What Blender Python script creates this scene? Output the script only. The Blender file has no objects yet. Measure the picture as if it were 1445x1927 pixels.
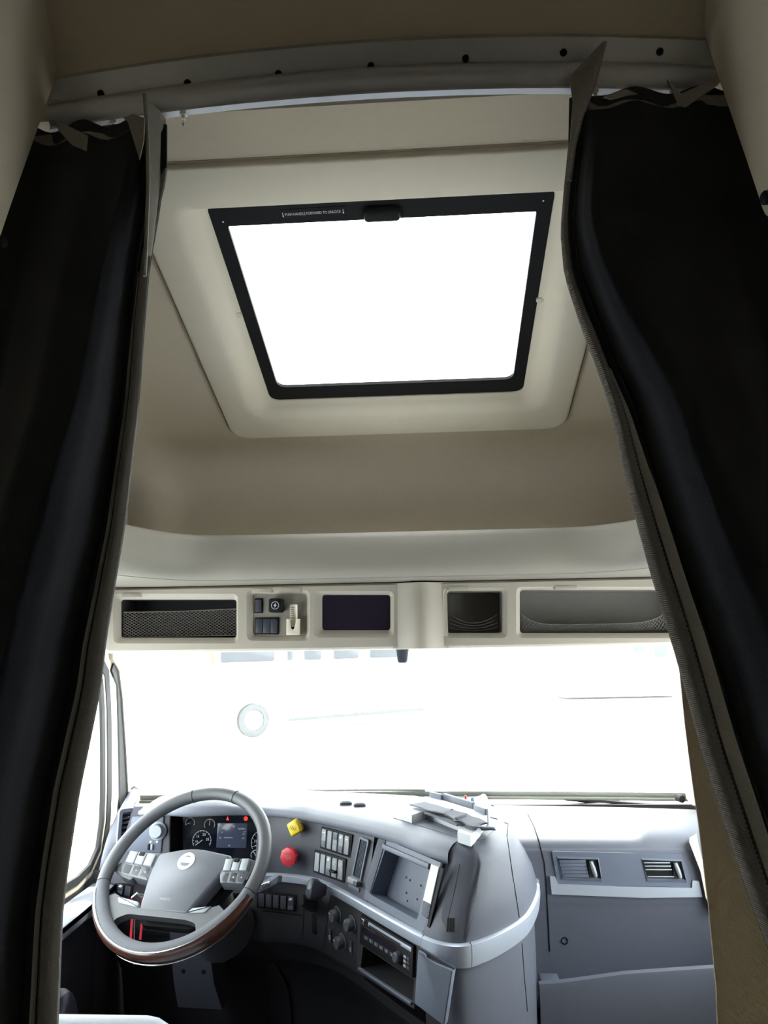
import bpy, bmesh, math, random
from mathutils import Vector as V, Matrix
from mathutils.bvhtree import BVHTree
from mathutils.geometry import tessellate_polygon
random.seed(7)
S = bpy.context.scene
COL = S.collection
# ---------------------------------------------------------------- camera (eye at the origin, y forward, z up; cab floor at -1.45)
FPX, CX, CY = 1450.0, 722.5, 963.5
_a, _p, _r = math.radians(3.4), math.radians(9.3), math.radians(-0.94)
CF = V((-math.sin(_a)*math.cos(_p), math.cos(_a)*math.cos(_p), math.sin(_p)))
_R = V((math.cos(_a), math.sin(_a), 0)); _U = _R.cross(CF)
CR = _R*math.cos(_r) + _U*math.sin(_r); CU = _U*math.cos(_r) - _R*math.sin(_r)
cd = bpy.data.cameras.new('camera'); cam = bpy.data.objects.new('camera', cd); COL.objects.link(cam)
cd.sensor_fit = 'VERTICAL'; cd.sensor_height = 24.0; cd.lens = 24.0*FPX/1927.0; cd.clip_start = 0.01
m = Matrix((CR, CU, -CF)).transposed().to_4x4(); cam.matrix_world = m
S.camera = cam
# ---------------------------------------------------------------- world, sun, exposure
w = bpy.data.worlds.new('world'); S.world = w; w.use_nodes = True
bg = w.node_tree.nodes['Background']; bg.inputs[0].default_value = (0.97, 0.985, 1.0, 1); bg.inputs[1].default_value = 11.0
sd = bpy.data.lights.new('sun', 'SUN'); sd.energy = 14.0; sd.angle = math.radians(3); sd.color = (1.0, 0.95, 0.86)
sun = bpy.data.objects.new('sun', sd); COL.objects.link(sun)
sdir = V((-0.38, -0.60, -1.0)).normalized()
sun.rotation_euler = sdir.to_track_quat('-Z', 'Y').to_euler()
S.view_settings.view_transform = 'Standard'; S.view_settings.look = 'None'
S.view_settings.gamma = 1.0; S.view_settings.use_curve_mapping = False
S.view_settings.exposure = 0.0
# ---------------------------------------------------------------- pixel helpers (a pixel gives a direction; the touched surface gives the distance)
def ray(px, py): return CF + CR*((px-CX)/FPX) - CU*((py-CY)/FPX)
def at(px, py, x=None, y=None, z=None):
    d = ray(px, py)
    if y is not None: return d*(y/d.y)
    if z is not None: return d*(z/d.z)
    return d*(x/d.x)
def onplane(px, py, o, n):
    d = ray(px, py); return d*(o.dot(n)/d.dot(n))
def c2(u, v): return (480+.3114*u, 1480+.3114*v)
def c3(u, v): return (850+.4118*u, 1450+.4118*v)
def cw(u, v): return (150+.3114*u, 1450+.3114*v)
def c4(u, v): return (740+.1384*u, 1480+.1384*v)
# ---------------------------------------------------------------- materials
MATS = {}
def mat(name, col, rough=.55, metal=0., spec=.5, noise=0., nscale=40., bump=0., bscale=300., emit=0., sheen=0., trans=False, wave=None, coat=0., transl=0.):
    mt = bpy.data.materials.new(name); mt.use_nodes = True; nt = mt.node_tree; b = nt.nodes['Principled BSDF']
    b.inputs['Base Color'].default_value = (*col, 1); b.inputs['Roughness'].default_value = rough
    b.inputs['Metallic'].default_value = metal; b.inputs['Specular IOR Level'].default_value = spec
    if coat: b.inputs['Coat Weight'].default_value = coat; b.inputs['Coat Roughness'].default_value = .15
    if sheen: b.inputs['Sheen Weight'].default_value = sheen; b.inputs['Sheen Roughness'].default_value = .4
    if emit: b.inputs['Emission Color'].default_value = (*col, 1); b.inputs['Emission Strength'].default_value = emit
    tc = nt.nodes.new('ShaderNodeTexCoord')
    if noise:
        n = nt.nodes.new('ShaderNodeTexNoise'); n.inputs['Scale'].default_value = nscale; n.inputs['Detail'].default_value = 4
        nt.links.new(tc.outputs['Object'], n.inputs['Vector'])
        mx = nt.nodes.new('ShaderNodeMix'); mx.data_type = 'RGBA'
        mx.inputs[6].default_value = (*[c*(1-noise) for c in col], 1); mx.inputs[7].default_value = (*[min(1, c*(1+noise)) for c in col], 1)
        nt.links.new(n.outputs['Fac'], mx.inputs[0]); nt.links.new(mx.outputs[2], b.inputs['Base Color'])
    if bump:
        if wave:
            t = nt.nodes.new('ShaderNodeTexWave'); t.bands_direction = 'DIAGONAL'; t.inputs['Scale'].default_value = wave
            out = t.outputs['Fac']
        else:
            t = nt.nodes.new('ShaderNodeTexNoise'); t.inputs['Scale'].default_value = bscale; out = t.outputs['Fac']
        nt.links.new(tc.outputs['Object'], t.inputs['Vector'])
        bp = nt.nodes.new('ShaderNodeBump'); bp.inputs['Strength'].default_value = bump; bp.inputs['Distance'].default_value = .002
        nt.links.new(out, bp.inputs['Height']); nt.links.new(bp.outputs['Normal'], b.inputs['Normal'])
    if transl:
        tr = nt.nodes.new('ShaderNodeBsdfTranslucent'); tr.inputs[0].default_value = (*[min(1, c*2.2) for c in col], 1); ms = nt.nodes.new('ShaderNodeMixShader'); ms.inputs[0].default_value = transl
        nt.links.new(b.outputs[0], ms.inputs[1]); nt.links.new(tr.outputs[0], ms.inputs[2]); nt.links.new(ms.outputs[0], nt.nodes['Material Output'].inputs[0])
    MATS[name] = mt; return mt
def glass(name, tint, veil=0.):
    mt = bpy.data.materials.new(name); mt.use_nodes = True; nt = mt.node_tree; nt.nodes.clear()
    o = nt.nodes.new('ShaderNodeOutputMaterial'); t = nt.nodes.new('ShaderNodeBsdfTransparent'); g = nt.nodes.new('ShaderNodeBsdfGlossy')
    lw = nt.nodes.new('ShaderNodeLayerWeight'); pw = nt.nodes.new('ShaderNodeMath'); pw.operation = 'POWER'; pw.inputs[1].default_value = 5.0; nt.links.new(lw.outputs['Facing'], pw.inputs[0]); f = nt.nodes.new('ShaderNodeMath'); f.operation = 'MULTIPLY_ADD'; f.inputs[1].default_value = .5; f.inputs[2].default_value = .03; nt.links.new(pw.outputs[0], f.inputs[0])
    t.inputs[0].default_value = (*tint, 1); g.inputs['Roughness'].default_value = .02
    mx = nt.nodes.new('ShaderNodeMixShader'); nt.links.new(f.outputs[0], mx.inputs[0]); nt.links.new(t.outputs[0], mx.inputs[1]); nt.links.new(g.outputs[0], mx.inputs[2])
    
    if veil:  # translucent share stands in for glare veiling the view outside
        tr = nt.nodes.new('ShaderNodeBsdfTranslucent'); tr.inputs[0].default_value = (.9, .9, .88, 1); m2 = nt.nodes.new('ShaderNodeMixShader'); nz = nt.nodes.new('ShaderNodeTexNoise'); nz.inputs['Scale'].default_value = 3
        mr = nt.nodes.new('ShaderNodeMapRange'); mr.inputs[3].default_value = veil*.7; mr.inputs[4].default_value = veil*1.3; nt.links.new(nz.outputs['Fac'], mr.inputs[0]); nt.links.new(mr.outputs[0], m2.inputs[0])
        nt.links.new(mx.outputs[0], m2.inputs[1]); nt.links.new(tr.outputs[0], m2.inputs[2]); mx = m2
    nt.links.new(mx.outputs[0], o.inputs[0]); MATS[name] = mt
mat('headliner', (.57, .505, .405), .9, noise=.04, nscale=60, bump=.15, bscale=900, spec=.2)
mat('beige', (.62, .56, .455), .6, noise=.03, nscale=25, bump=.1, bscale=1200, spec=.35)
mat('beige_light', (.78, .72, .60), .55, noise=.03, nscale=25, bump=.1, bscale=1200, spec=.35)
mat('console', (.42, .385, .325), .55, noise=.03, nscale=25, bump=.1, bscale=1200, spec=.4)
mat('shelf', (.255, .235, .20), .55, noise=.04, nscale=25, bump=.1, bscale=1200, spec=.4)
mat('seal_grey', (.22, .22, .20), .7, noise=.1, nscale=30)  # lightened to stand in for sky glare along the lower glass edge
mat('grey_liner', (.20, .19, .175), .8, noise=.08, nscale=40)
mat('dark_liner', (.035, .033, .038), .8, noise=.1, nscale=60)
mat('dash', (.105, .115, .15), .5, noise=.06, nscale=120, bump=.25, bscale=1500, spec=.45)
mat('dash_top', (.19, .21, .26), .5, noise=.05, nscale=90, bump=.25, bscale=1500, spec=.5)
mat('panel', (.052, .055, .075), .5, noise=.05, nscale=90, bump=.1, bscale=1500)
mat('panel_grey', (.115, .135, .185), .5, noise=.04, nscale=60, bump=.1, bscale=1500)
mat('panel_light', (.19, .22, .29), .5, noise=.04, nscale=60, bump=.1, bscale=1500)
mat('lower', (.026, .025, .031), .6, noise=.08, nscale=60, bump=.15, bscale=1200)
mat('silver', (.47, .52, .62), .38, metal=.45, noise=.02, nscale=80)
mat('aluminium', (.50, .51, .53), .32, metal=.7, noise=.05, nscale=50)
mat('black', (.008, .008, .010), .6, spec=.2, noise=.1, nscale=60)
mat('black_gloss', (.010, .010, .013), .12, noise=.05, nscale=30)
mat('rubber', (.02, .021, .023), .75, noise=.1, nscale=60)
mat('leather', (.062, .067, .078), .42, noise=.1, nscale=200, bump=.35, bscale=700, spec=.5)
mat('leather_perf', (.085, .092, .11), .6, noise=.25, nscale=600, bump=.5, bscale=900)
mat('wood', (.055, .022, .017), .22, noise=.35, nscale=25, coat=.6)
mat('hub', (.13, .14, .165), .5, noise=.04, nscale=120, bump=.15, bscale=1500)
mat('button', (.10, .11, .125), .4, noise=.05, nscale=60)
mat('button_grey', (.30, .33, .36), .5, noise=.05, nscale=60)
mat('chrome', (.75, .77, .8), .2, metal=.9, noise=.02, nscale=50)
mat('white', (.82, .82, .80), .5, noise=.02, nscale=50)
mat('print', (.75, .77, .78), .6, noise=.02, nscale=50)
mat('print_dim', (.30, .32, .34), .6, noise=.02, nscale=50)
mat('yellow', (.85, .62, .03), .4, noise=.05, nscale=60)
mat('red', (.62, .035, .05), .35, noise=.06, nscale=60)
mat('warn', (1.0, .05, .03), .5, emit=1.6, noise=.01)
mat('screen', (.006, .008, .016), .10, noise=.02, nscale=20)
mat('lcd', (.035, .045, .075), .15, emit=.6, noise=.02, nscale=20)
mat('smoked', (.018, .014, .026), .12, noise=.05, nscale=10)
mat('curtain', (.024, .026, .034), .9, noise=.35, nscale=350, bump=.5, bscale=900, sheen=.45, spec=.1)
mat('curtain_twill', (.30, .28, .255), .85, noise=.25, nscale=300, bump=.8, wave=260, spec=.2, sheen=.1)
mat('curtain_tape', (.72, .70, .64), .85, noise=.2, nscale=300, bump=.8, wave=320, spec=.2)
mat('curtain_head', (.26, .245, .22), .8, noise=.2, nscale=120, spec=.25)
mat('curtain_lining', (.33, .285, .22), .85, noise=.25, nscale=300, bump=.8, wave=260, spec=.2, transl=.22)
mat('stitch', (.35, .34, .32), .8, noise=.1)
mat('net', (.115, .105, .095), .7, noise=.1)
mat('strap', (.13, .14, .175), .75, noise=.2, nscale=300, bump=.5, wave=300)
mat('foam', (.60, .63, .66), .6, noise=.03, nscale=40)
mat('ticket', (.72, .66, .55), .7, noise=.25, nscale=180)
mat('seat', (.42, .45, .50), .85, noise=.12, nscale=200, bump=.4, bscale=800)
mat('floor', (.03, .029, .03), .85, noise=.2, nscale=60)
mat('sleeper', (.36, .325, .27), .85, noise=.05, nscale=20)
mat('asphalt', (.42, .42, .42), .9, noise=.15, nscale=3)
mat('body_white', (.75, .76, .77), .3, noise=.02, nscale=4)
mat('auto_glass', (.02, .028, .04), .1, noise=.05, nscale=4)
mat('tyre', (.06, .065, .07), .8, noise=.1, nscale=20)
mat('blue', (.06, .12, .25), .4, noise=.1, nscale=6)
glass('glass', (.93, .96, .95)); glass('glass_veiled', (.93, .96, .95), .016); glass('glass_roof', (.80, .82, .82))
# ---------------------------------------------------------------- mesh builder
class Fr:
    def __init__(s, o, u, v, n=None):
        s.o = V(o); s.u = V(u).normalized(); v = V(v); s.n = s.u.cross(v).normalized() if n is None else V(n).normalized(); s.v = s.n.cross(s.u).normalized()
    def __call__(s, a, b, c=0.): return s.o + s.u*a + s.v*b + s.n*c
    def ab(s, px, py, c=0.):
        q = onplane(px, py, s.o + s.n*c, s.n) - s.o; return (q.dot(s.u), q.dot(s.v))
    def moved(s, a, b, c=0., rot=0.):
        cu, su = math.cos(rot), math.sin(rot); return Fr(s(a, b, c), s.u*cu + s.v*su, s.v*cu - s.u*su)
def rr(w, h, r=0., k=4, cx=0., cy=0.):
    r = max(1e-5, min(r, w/2-1e-5, h/2-1e-5)); P = []
    for (sx, sy, a0) in ((1, 1, 0), (-1, 1, 90), (-1, -1, 180), (1, -1, 270)):
        for i in range(k+1):
            a = math.radians(a0 + 90*i/k); P.append((cx+sx*(w/2-r)+r*math.cos(a), cy+sy*(h/2-r)+r*math.sin(a)))
    return P
def rpoly(pts, r, k=4):
    """round the corners of a 2D polygon"""
    out = []; n = len(pts)
    for i in range(n):
        p0, p, p1 = V(pts[i-1]).to_2d(), V(pts[i]).to_2d(), V(pts[(i+1) % n]).to_2d()
        rad = r[i] if isinstance(r, (list, tuple)) else r
        a = (p0-p); b = (p1-p); la, lb = a.length, b.length; d = min(rad, la*.45, lb*.45)
        A = p + a/la*d; B = p + b/lb*d
        for j in range(k+1):
            t = j/k; q = A*(1-t)**2 + p*2*t*(1-t) + B*t*t; out.append((q.x, q.y))
    return out
def inset(P, d):
    """move every vertex of a counterclockwise loop inwards by d"""
    n = len(P); out = []
    for i in range(n):
        p0, p, p1 = V(P[i-1]), V(P[i]), V(P[(i+1) % n]); t = (p1-p0)
        if t.length < 1e-9: out.append(P[i]); continue
        t.normalize(); out.append((p.x - t.y*d, p.y + t.x*d))
    return out
def ccw(P):
    A = sum(P[i-1][0]*P[i][1]-P[i][0]*P[i-1][1] for i in range(len(P))); return P if A > 0 else P[::-1]
ORG = {}
class MB:
    def __init__(s): s.v = []; s.f = []
    def add(s, vs, fs):
        o = len(s.v); s.v += [V(q) for q in vs]; s.f += [[i+o for i in f] for f in fs]; return s
    def loft(s, rings, close=True, cap0=True, cap1=True):
        n = len(rings[0]); vs = [q for r in rings for q in r]; fs = []
        for i in range(len(rings)-1):
            for j in range(n if close else n-1):
                k = (j+1) % n; fs.append([i*n+j, i*n+k, (i+1)*n+k, (i+1)*n+j])
        if close and cap0: fs.append(list(range(n))[::-1])
        if close and cap1: fs.append([(len(rings)-1)*n+j for j in range(n)])
        return s.add(vs, fs)
    def prism(s, fr, P, c0, c1, bev=0.):
        P = ccw(list(P)); R = [[fr(a, b, c0) for a, b in P]]
        if bev:
            R.append([fr(a, b, c1-bev) for a, b in P]); Q = inset(P, bev*.35); R.append([fr(a, b, c1-bev*.3) for a, b in Q])
            Q = inset(P, bev); R.append([fr(a, b, c1) for a, b in Q])
        else: R.append([fr(a, b, c1) for a, b in P])
        return s.loft(R)
    def rbox(s, fr, w, h, c0, c1, r=.002, bev=.001, cx=0., cy=0., k=3): return s.prism(fr, rr(w, h, r, k, cx, cy), c0, c1, bev)
    def box(s, lo, hi, bev=0.):
        lo, hi = V(lo), V(hi); c = (lo+hi)/2; d = hi-lo
        fr = Fr((c.x, c.y, lo.z), (1, 0, 0), (0, 1, 0)); return s.prism(fr, rr(d.x, d.y, bev, 2 if bev else 1) if bev else [(-d.x/2, -d.y/2), (d.x/2, -d.y/2), (d.x/2, d.y/2), (-d.x/2, d.y/2)], 0, d.z, bev)
    def plate(s, fr, outer, holes=(), c=0., t=.004):
        """flat sheet with holes and a real thickness: front at c, back at c-t"""
        L = [ccw(list(outer))] + [ccw(list(h))[::-1] for h in holes]; flat = [p for l in L for p in l]; n = len(flat)
        tri = tessellate_polygon([[V((a, b, 0)) for a, b in l] for l in L])
        vs = [fr(a, b, c) for a, b in flat] + [fr(a, b, c-t) for a, b in flat]; fs = []
        for q in tri:
            A, B, C = (V(flat[i]) for i in q); q = list(q)
            if (B-A).cross(C-A) < 0: q = q[::-1]
            fs.append(q); fs.append([i+n for i in q][::-1])
        o = 0
        for l in L:
            k = len(l)
            for j in range(k): a, b = o+j, o+(j+1) % k; fs.append([a, a+n, b+n, b])
            o += k
        return s.add(vs, fs)
    def tube(s, pts, r, n=8, closed=False, flat=1., up=None):
        pts = [V(p) for p in pts]; N = len(pts); R = []; last = None
        for i, p in enumerate(pts):
            a = pts[i-1] if (i or closed) else p; b = pts[(i+1) % N] if (i < N-1 or closed) else p
            t = (b-a).normalized()
            ref = V(up) if up is not None else (last if last is not None else (V((0, 0, 1)) if abs(t.z) < .9 else V((0, 1, 0))))
            x = (ref - t*ref.dot(t)); x = x.normalized() if x.length > 1e-6 else t.orthogonal().normalized()
            y = t.cross(x); last = x; rad = r[i] if isinstance(r, (list, tuple)) else r
            R.append([p + x*math.cos(2*math.pi*j/n)*rad*flat + y*math.sin(2*math.pi*j/n)*rad for j in range(n)])
        if closed: R.append(R[0]); return s.loft(R, True, False, False)
        return s.loft(R)
    def lathe(s, fr, prof, n=20):
        return s.loft([[fr(r*math.cos(2*math.pi*j/n), r*math.sin(2*math.pi*j/n), c) for j in range(n)] for r, c in prof])
    def sheet(s, grid, t=0., d=None):
        """grid of points -> surface; with t a solid of that thickness along d"""
        n = len(grid[0]); m_ = len(grid); vs = [V(q) for r in grid for q in r]; fs = [[i*n+j, i*n+j+1, (i+1)*n+j+1, (i+1)*n+j] for i in range(m_-1) for j in range(n-1)]
        if not t: return s.add(vs, fs)
        N = len(vs); d = V(d)
        vs2 = [q + d*t for q in vs]; fs2 = [[a+N for a in f][::-1] for f in fs]
        rim = [(0, j) for j in range(n)] + [(i, n-1) for i in range(1, m_)] + [(m_-1, j) for j in range(n-2, -1, -1)] + [(i, 0) for i in range(m_-2, 0, -1)]
        ids = [i*n+j for i, j in rim]; k = len(ids)
        return s.add(vs + vs2, fs + fs2 + [[ids[q], ids[q]+N, ids[(q+1) % k]+N, ids[(q+1) % k]] for q in range(k)])
    def text(s, body, size, fr, c=.0006, squeeze=1.):
        cu = bpy.data.curves.new('t', 'FONT'); cu.body = body; cu.size = size; cu.align_x = 'CENTER'; cu.align_y = 'CENTER'; cu.resolution_u = 2
        ob = bpy.data.objects.new('t', cu); me = bpy.data.meshes.new_from_object(ob)
        s.add([fr(q.co.x*squeeze, q.co.y, c) for q in me.vertices], [list(p.vertices) for p in me.polygons])
        bpy.data.objects.remove(ob); bpy.data.meshes.remove(me); bpy.data.curves.remove(cu); return s
    def bvh(s): return BVHTree.FromPolygons([tuple(q) for q in s.v], s.f)
    def build(s, name, material, parent=None, smooth=35, recalc=True):
        me = bpy.data.meshes.new(name)
        xs = [q.x for q in s.v]; ys = [q.y for q in s.v]; zs = [q.z for q in s.v]
        c = V(((min(xs)+max(xs))/2, (min(ys)+max(ys))/2, min(zs) if parent is None else (min(zs)+max(zs))/2))
        me.from_pydata([q-c for q in s.v], [], s.f)
        bm = bmesh.new(); bm.from_mesh(me); bmesh.ops.remove_doubles(bm, verts=bm.verts, dist=1e-6)
        if recalc: bmesh.ops.recalc_face_normals(bm, faces=bm.faces)
        bm.to_mesh(me); bm.free()
        me.polygons.foreach_set('use_smooth', [True]*len(me.polygons)); me.set_sharp_from_angle(angle=math.radians(smooth))
        me.materials.append(MATS[material]); o = bpy.data.objects.new(name, me); COL.objects.link(o)
        ORG[o.name] = c
        if parent is not None: o.parent = parent; o.location = c - ORG[parent.name]
        else: o.location = c
        return o
def tag(o, label, cat=None, group=None, kind=None):
    o['label'] = label
    if cat: o['category'] = cat
    if group: o['group'] = group
    if kind: o['kind'] = kind
    return o
def thing(name, loc, label, cat, group=None, kind=None):
    o = bpy.data.objects.new(name, None); COL.objects.link(o); o.location = V(loc); o.empty_display_size = .05; ORG[o.name] = V(loc)
    return tag(o, label, cat, group, kind)
def quad(tl, tr, br, bl, bvh=None, pl=None):
    def h(p):
        if bvh is None: return onplane(*p, *pl)
        q = bvh.ray_cast(V((0, 0, 0)), ray(*p).normalized())[0]
        return q if q is not None else bvh.find_nearest(at(*p, y=2.1))[0]
    A, B, C, D = h(tl), h(tr), h(br), h(bl); u = (B-A)+(C-D); v = (A-D)+(B-C); n = u.cross(v)
    o = (A+B+C+D)/4
    if n.dot(o) > 0: n = -n
    return Fr(o, u, v, n), u.length/2, v.length/2
def hit(bvh, px, py, up=(0, 0, 1)):
    q, n, *_ = bvh.ray_cast(V((0, 0, 0)), ray(px, py).normalized())
    if q is None: q, n, *_ = bvh.find_nearest(at(px, py, y=2.1))
    if n.dot(q) > 0: n = -n
    u = V(up).cross(n)
    return Fr(q, u, n.cross(u), n)
def lerp(a, b, t): return a + (b-a)*t
def interp(tab, x):
    if x <= tab[0][0]: return tab[0][1]
    for (x0, y0), (x1, y1) in zip(tab, tab[1:]):
        if x <= x1:
            t = (x-x0)/(x1-x0); return y0 + (y1-y0)*t
    return tab[-1][1]
def resample(P, n):
    P = [V(p) for p in P]
    def cr(i, t):
        a, b, c, d = P[max(i-1, 0)], P[i], P[min(i+1, len(P)-1)], P[min(i+2, len(P)-1)]
        return .5*((2*b) + (c-a)*t + (2*a-5*b+4*c-d)*t*t + (3*b-a-3*c+d)*t**3)
    out = []
    for k in range(n):
        s_ = k/(n-1)*(len(P)-1); i = min(int(s_), len(P)-2); out.append(cr(i, s_-i))
    return out
XC = -.09                       # cab centre line
XL, XR = -1.05, .87             # side walls
FLOOR = -1.45
SL = math.radians(17.9)         # slope of the roof lining round the skylight
HY, HZ = 1.474, .893            # rear edge of the skylight
FH = Fr((XC, HY, HZ), (1, 0, 0), (0, math.cos(SL), -math.sin(SL)), (0, -math.sin(SL), -math.cos(SL)))
# Fr keeps u x v = n handedness: here u=x, n=down, v recomputed
def hv(y): return (HY-y)/math.cos(SL) if FH.v.y < 0 else (y-HY)/math.cos(SL)
# ================================================================ SETTING
mb = MB(); mb.box((XL-.05, -1.5, FLOOR-.05), (XR+.05, 2.80, FLOOR)); tag(mb.build('floor', 'floor'), 'dark cab floor covering under the dashboard and sleeper', kind='structure')
mb = MB(); mb.box((XL+.02, -1.47, FLOOR), (XR-.02, -.55, FLOOR+.45), .04); tag(mb.build('bounce_block', 'sleeper'), 'pale unseen block added to bounce light at the rear of the sleeper', 'bounce block')  # unseen block, added so light bounces back from the sleeper
mb = MB(); mb.box((XL-.05, -1.55, FLOOR), (XR+.05, -1.5, 1.45)); tag(mb.build('wall_back', 'sleeper'), 'beige rear wall of the sleeper', kind='structure')
# ceiling behind the rail (rear lining) down to the groove
def xsheet(mb, prof, x0, x1, t, nx=2):
    """extrude a (y,z) profile along x as a solid sheet of thickness t above it"""
    n = len(prof); P = [V((0, y, z)) for y, z in prof]; off = []
    for i in range(n):
        tt = (P[min(i+1, n-1)]-P[max(i-1, 0)]).normalized(); off.append(V((0, -tt.z, tt.y))*t)
    rings = []
    for k in range(nx):
        x = lerp(x0, x1, k/(nx-1)); rings.append([p+V((x, 0, 0)) for p in P] + [(p+o)+V((x, 0, 0)) for p, o in zip(P, off)][::-1])
    return mb.loft(rings)
pr = [(-1.52, 1.33), (.6, 1.31), (.9, 1.275), (1.05, 1.225), (1.14, 1.16), (1.19, 1.10), (1.215, 1.058)]
pr = [(q.x, q.y) for q in resample([V((a, b, 0)) for a, b in pr], 40)]
root = thing('ceiling', (XC, 1.2, 1.0), 'beige fabric roof lining of the cab and sleeper', None, kind='structure')
pr += [(1.234, 1.0), (1.240, .9455), (1.26, .9390), (1.300, .9261), (1.333, .9155)]
mb = MB(); xsheet(mb, pr, XL-.05, XR+.05, .02); mb.build('rear_lining', 'headliner', root)
mb = MB(); xsheet(mb, [(1.30, .965), (1.335, .95), (1.39, .935)], XL-.05, XR+.05, .03); mb.build('groove_backing', 'black', root)
# front lining with the skylight opening; bezel outline traced on its plane
CL = .022                                    # lining lies this far below the hatch plane
b_out = [(295, 415), (429, 793), (463, 822), (1023, 802), (1066, 756), (1110, 560), (1130, 380)]
def hab(p, c): return FH.ab(*p, c)
xo_l = hab((429, 793), CL)[0]; xo_r = hab((1066, 756), CL)[0]; v_f = (hab((463, 822), CL)[1]+hab((1023, 802), CL)[1])/2
half = (xo_r-xo_l)/2 + .008
v_r0 = hv(1.345)
bez = rpoly([(-half, v_f), (half, v_f), (half, v_r0), (-half, v_r0)], [.06, .06, .012, .012], 6)
v0 = hv(1.345); v1 = hv(2.47)
sgn = 1 if FH.v.y > 0 else -1
mb = MB(); mb.plate(FH, [(XL-XC-.05, v0), (XR-XC+.05, v0), (XR-XC+.05, v1), (XL-XC-.05, v1)], [inset(ccw(bez), -.004)], CL, .02)
mb.build('front_lining', 'headliner', root)
e = FH(0, v1, CL)
dn = (math.cos(SL), -math.sin(SL))
pf = [(e.y-.002, e.z+.0006), (e.y+.05, e.z-.019), (e.y+.10, e.z-.05), (e.y+.13, e.z-.10), (e.y+.145, e.z-.17), (e.y+.15, e.z-.25), (e.y+.15, e.z-.34), (e.y+.14, e.z-.42), (e.y+.10, e.z-.50), (2.53, .01)]
pf = [(q.x, q.y) for q in resample([V((a, b, 0)) for a, b in pf], 40)]
mb = MB(); xsheet(mb, pf, XL-.05, XR+.05, .02); mb.build('front_curve', 'headliner', root)
# side shells (with window openings)
def side_wall(name, x, sx, holes, label):
    fr = Fr((x, 0, 0), (0, 1, 0), (0, 0, 1), None)          # a = y, b = z
    mb = MB(); mb.plate(fr, [(-1.55, FLOOR-.05), (2.78, FLOOR-.05), (2.78, -.60), (2.74, -.56), (2.56, .05), (2.66, .12), (2.66, 1.45), (-1.55, 1.45)], holes, 0, .004*(1 if fr.n.x*sx < 0 else -1))
    return mb.build(name, 'beige', None)
wl = XL+.002
def wp(px, py, x=wl): q = at(px, py, x=x); return (q.y, q.z)
door_edge = [(186, 1285), (189, 1340), (190, 1420), (190, 1490), (188, 1545), (181, 1596), (166, 1630), (143, 1653), (119, 1668)]
dwin = [wp(*p) for p in door_edge]
dwin = [(1.45, -.03), (2.25, -.03), (2.33, -.06)] + dwin + [(1.9, dwin[-1][1]-.005), (1.45, dwin[-1][1]-.005)]
qwin = [wp(*p) for p in [(207, 1285), (213, 1275), (219, 1290), (224, 1400), (224, 1500), (217, 1548), (209, 1552), (209, 1400)]]
o = side_wall('wall_left', XL, -1, [dwin, qwin], ''); tag(o, 'beige left side of the cab with the driver door window opening', kind='structure')
o = side_wall('wall_right', XR, 1, [dwin], ''); tag(o, 'beige right side of the cab with the passenger door window opening', kind='structure')
# door window rubbers, quarter glass, A pillar (all lie on the left wall)
FL = Fr((wl, 0, 0), (0, 1, 0), (0, 0, 1)); FL = Fr((wl, 0, 0), (0, 1, 0), (0, 0, 1), (1, 0, 0))
def band(mb, loop, d0, d1, c, fr):
    L = ccw(loop); mb.plate(fr, inset(L, d0), [inset(L, d1)], c, c+.001)
root = thing('window_1', (wl, 2.0, -.70), 'driver side door window with black and beige rubber frame', None, kind='structure')
mb = MB(); band(mb, dwin, -.016, .006, .008, FL); mb.build('inner_seal', 'rubber', root)
mb = MB(); band(mb, dwin, -.032, -.017, .006, FL); mb.build('beige_channel', 'beige', root)
mb = MB(); band(mb, dwin, -.066, -.033, .008, FL); mb.build('outer_seal', 'rubber', root)
mb = MB(); mb.plate(FL, inset(ccw(dwin), -.008), [], -.006, .004); mb.build('pane', 'glass', root)
root = thing('window_2', (wl, 2.48, -.5), 'narrow quarter glass between door window and left pillar', None, kind='structure')
mb = MB(); mb.plate(FL, inset(ccw(qwin), -.008), [], -.006, .004); mb.build('pane', 'glass', root)
gas = [wp(*p) for p in [(214, 1240), (226, 1262), (232, 1310), (238, 1400), (243, 1490), (238, 1530), (224, 1520), (222, 1400), (219, 1290), (208, 1262)]]
mb = MB(); mb.prism(FL, gas, -.001, .005); mb.build('seal', 'rubber', root)
root = thing('window_3', (XR, 2.0, -.70), 'passenger door window glass on the right wall', None, kind='structure')
FRt = Fr((XR, 0, 0), (0, 1, 0), (0, 0, 1), (1, 0, 0))
mb = MB(); mb.plate(FRt, dwin, [], .0, .005); mb.build('pane', 'glass', root)
# windshield
def wsh(x, t):
    k = ((x-XC)/.95)**2
    return V((x, lerp(2.56, 2.765, t) - .05*k + .02*math.sin(math.pi*t), lerp(.03, -.55, t)))
g = [[wsh(lerp(XL+.03, XR-.03, i/30), t/10) for i in range(31)] for t in range(11)]
root = thing('window_4', (XC, 2.7, -.55), 'wide curved windshield glass above the dashboard', None, kind='structure')
mb = MB(); mb.sheet(g, .006, (0, .8, .6)); mb.build('pane', 'glass_veiled', root)
def wline(t, dx=0): return [wsh(lerp(XL+.03, XR-.03, i/30), t) for i in range(31)]
mb = MB(); mb.tube(wline(.985), .005, 6); mb.build('lower_seal', 'seal_grey', root)
mb = MB(); mb.sheet([[p+V((0, .008, -.02*0)) for p in wline(.95)], [p+V((0, .012, 0)) for p in wline(1.0)]], .004, (0, .8, .6)); mb.build('frit_band', 'seal_grey', root)
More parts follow.
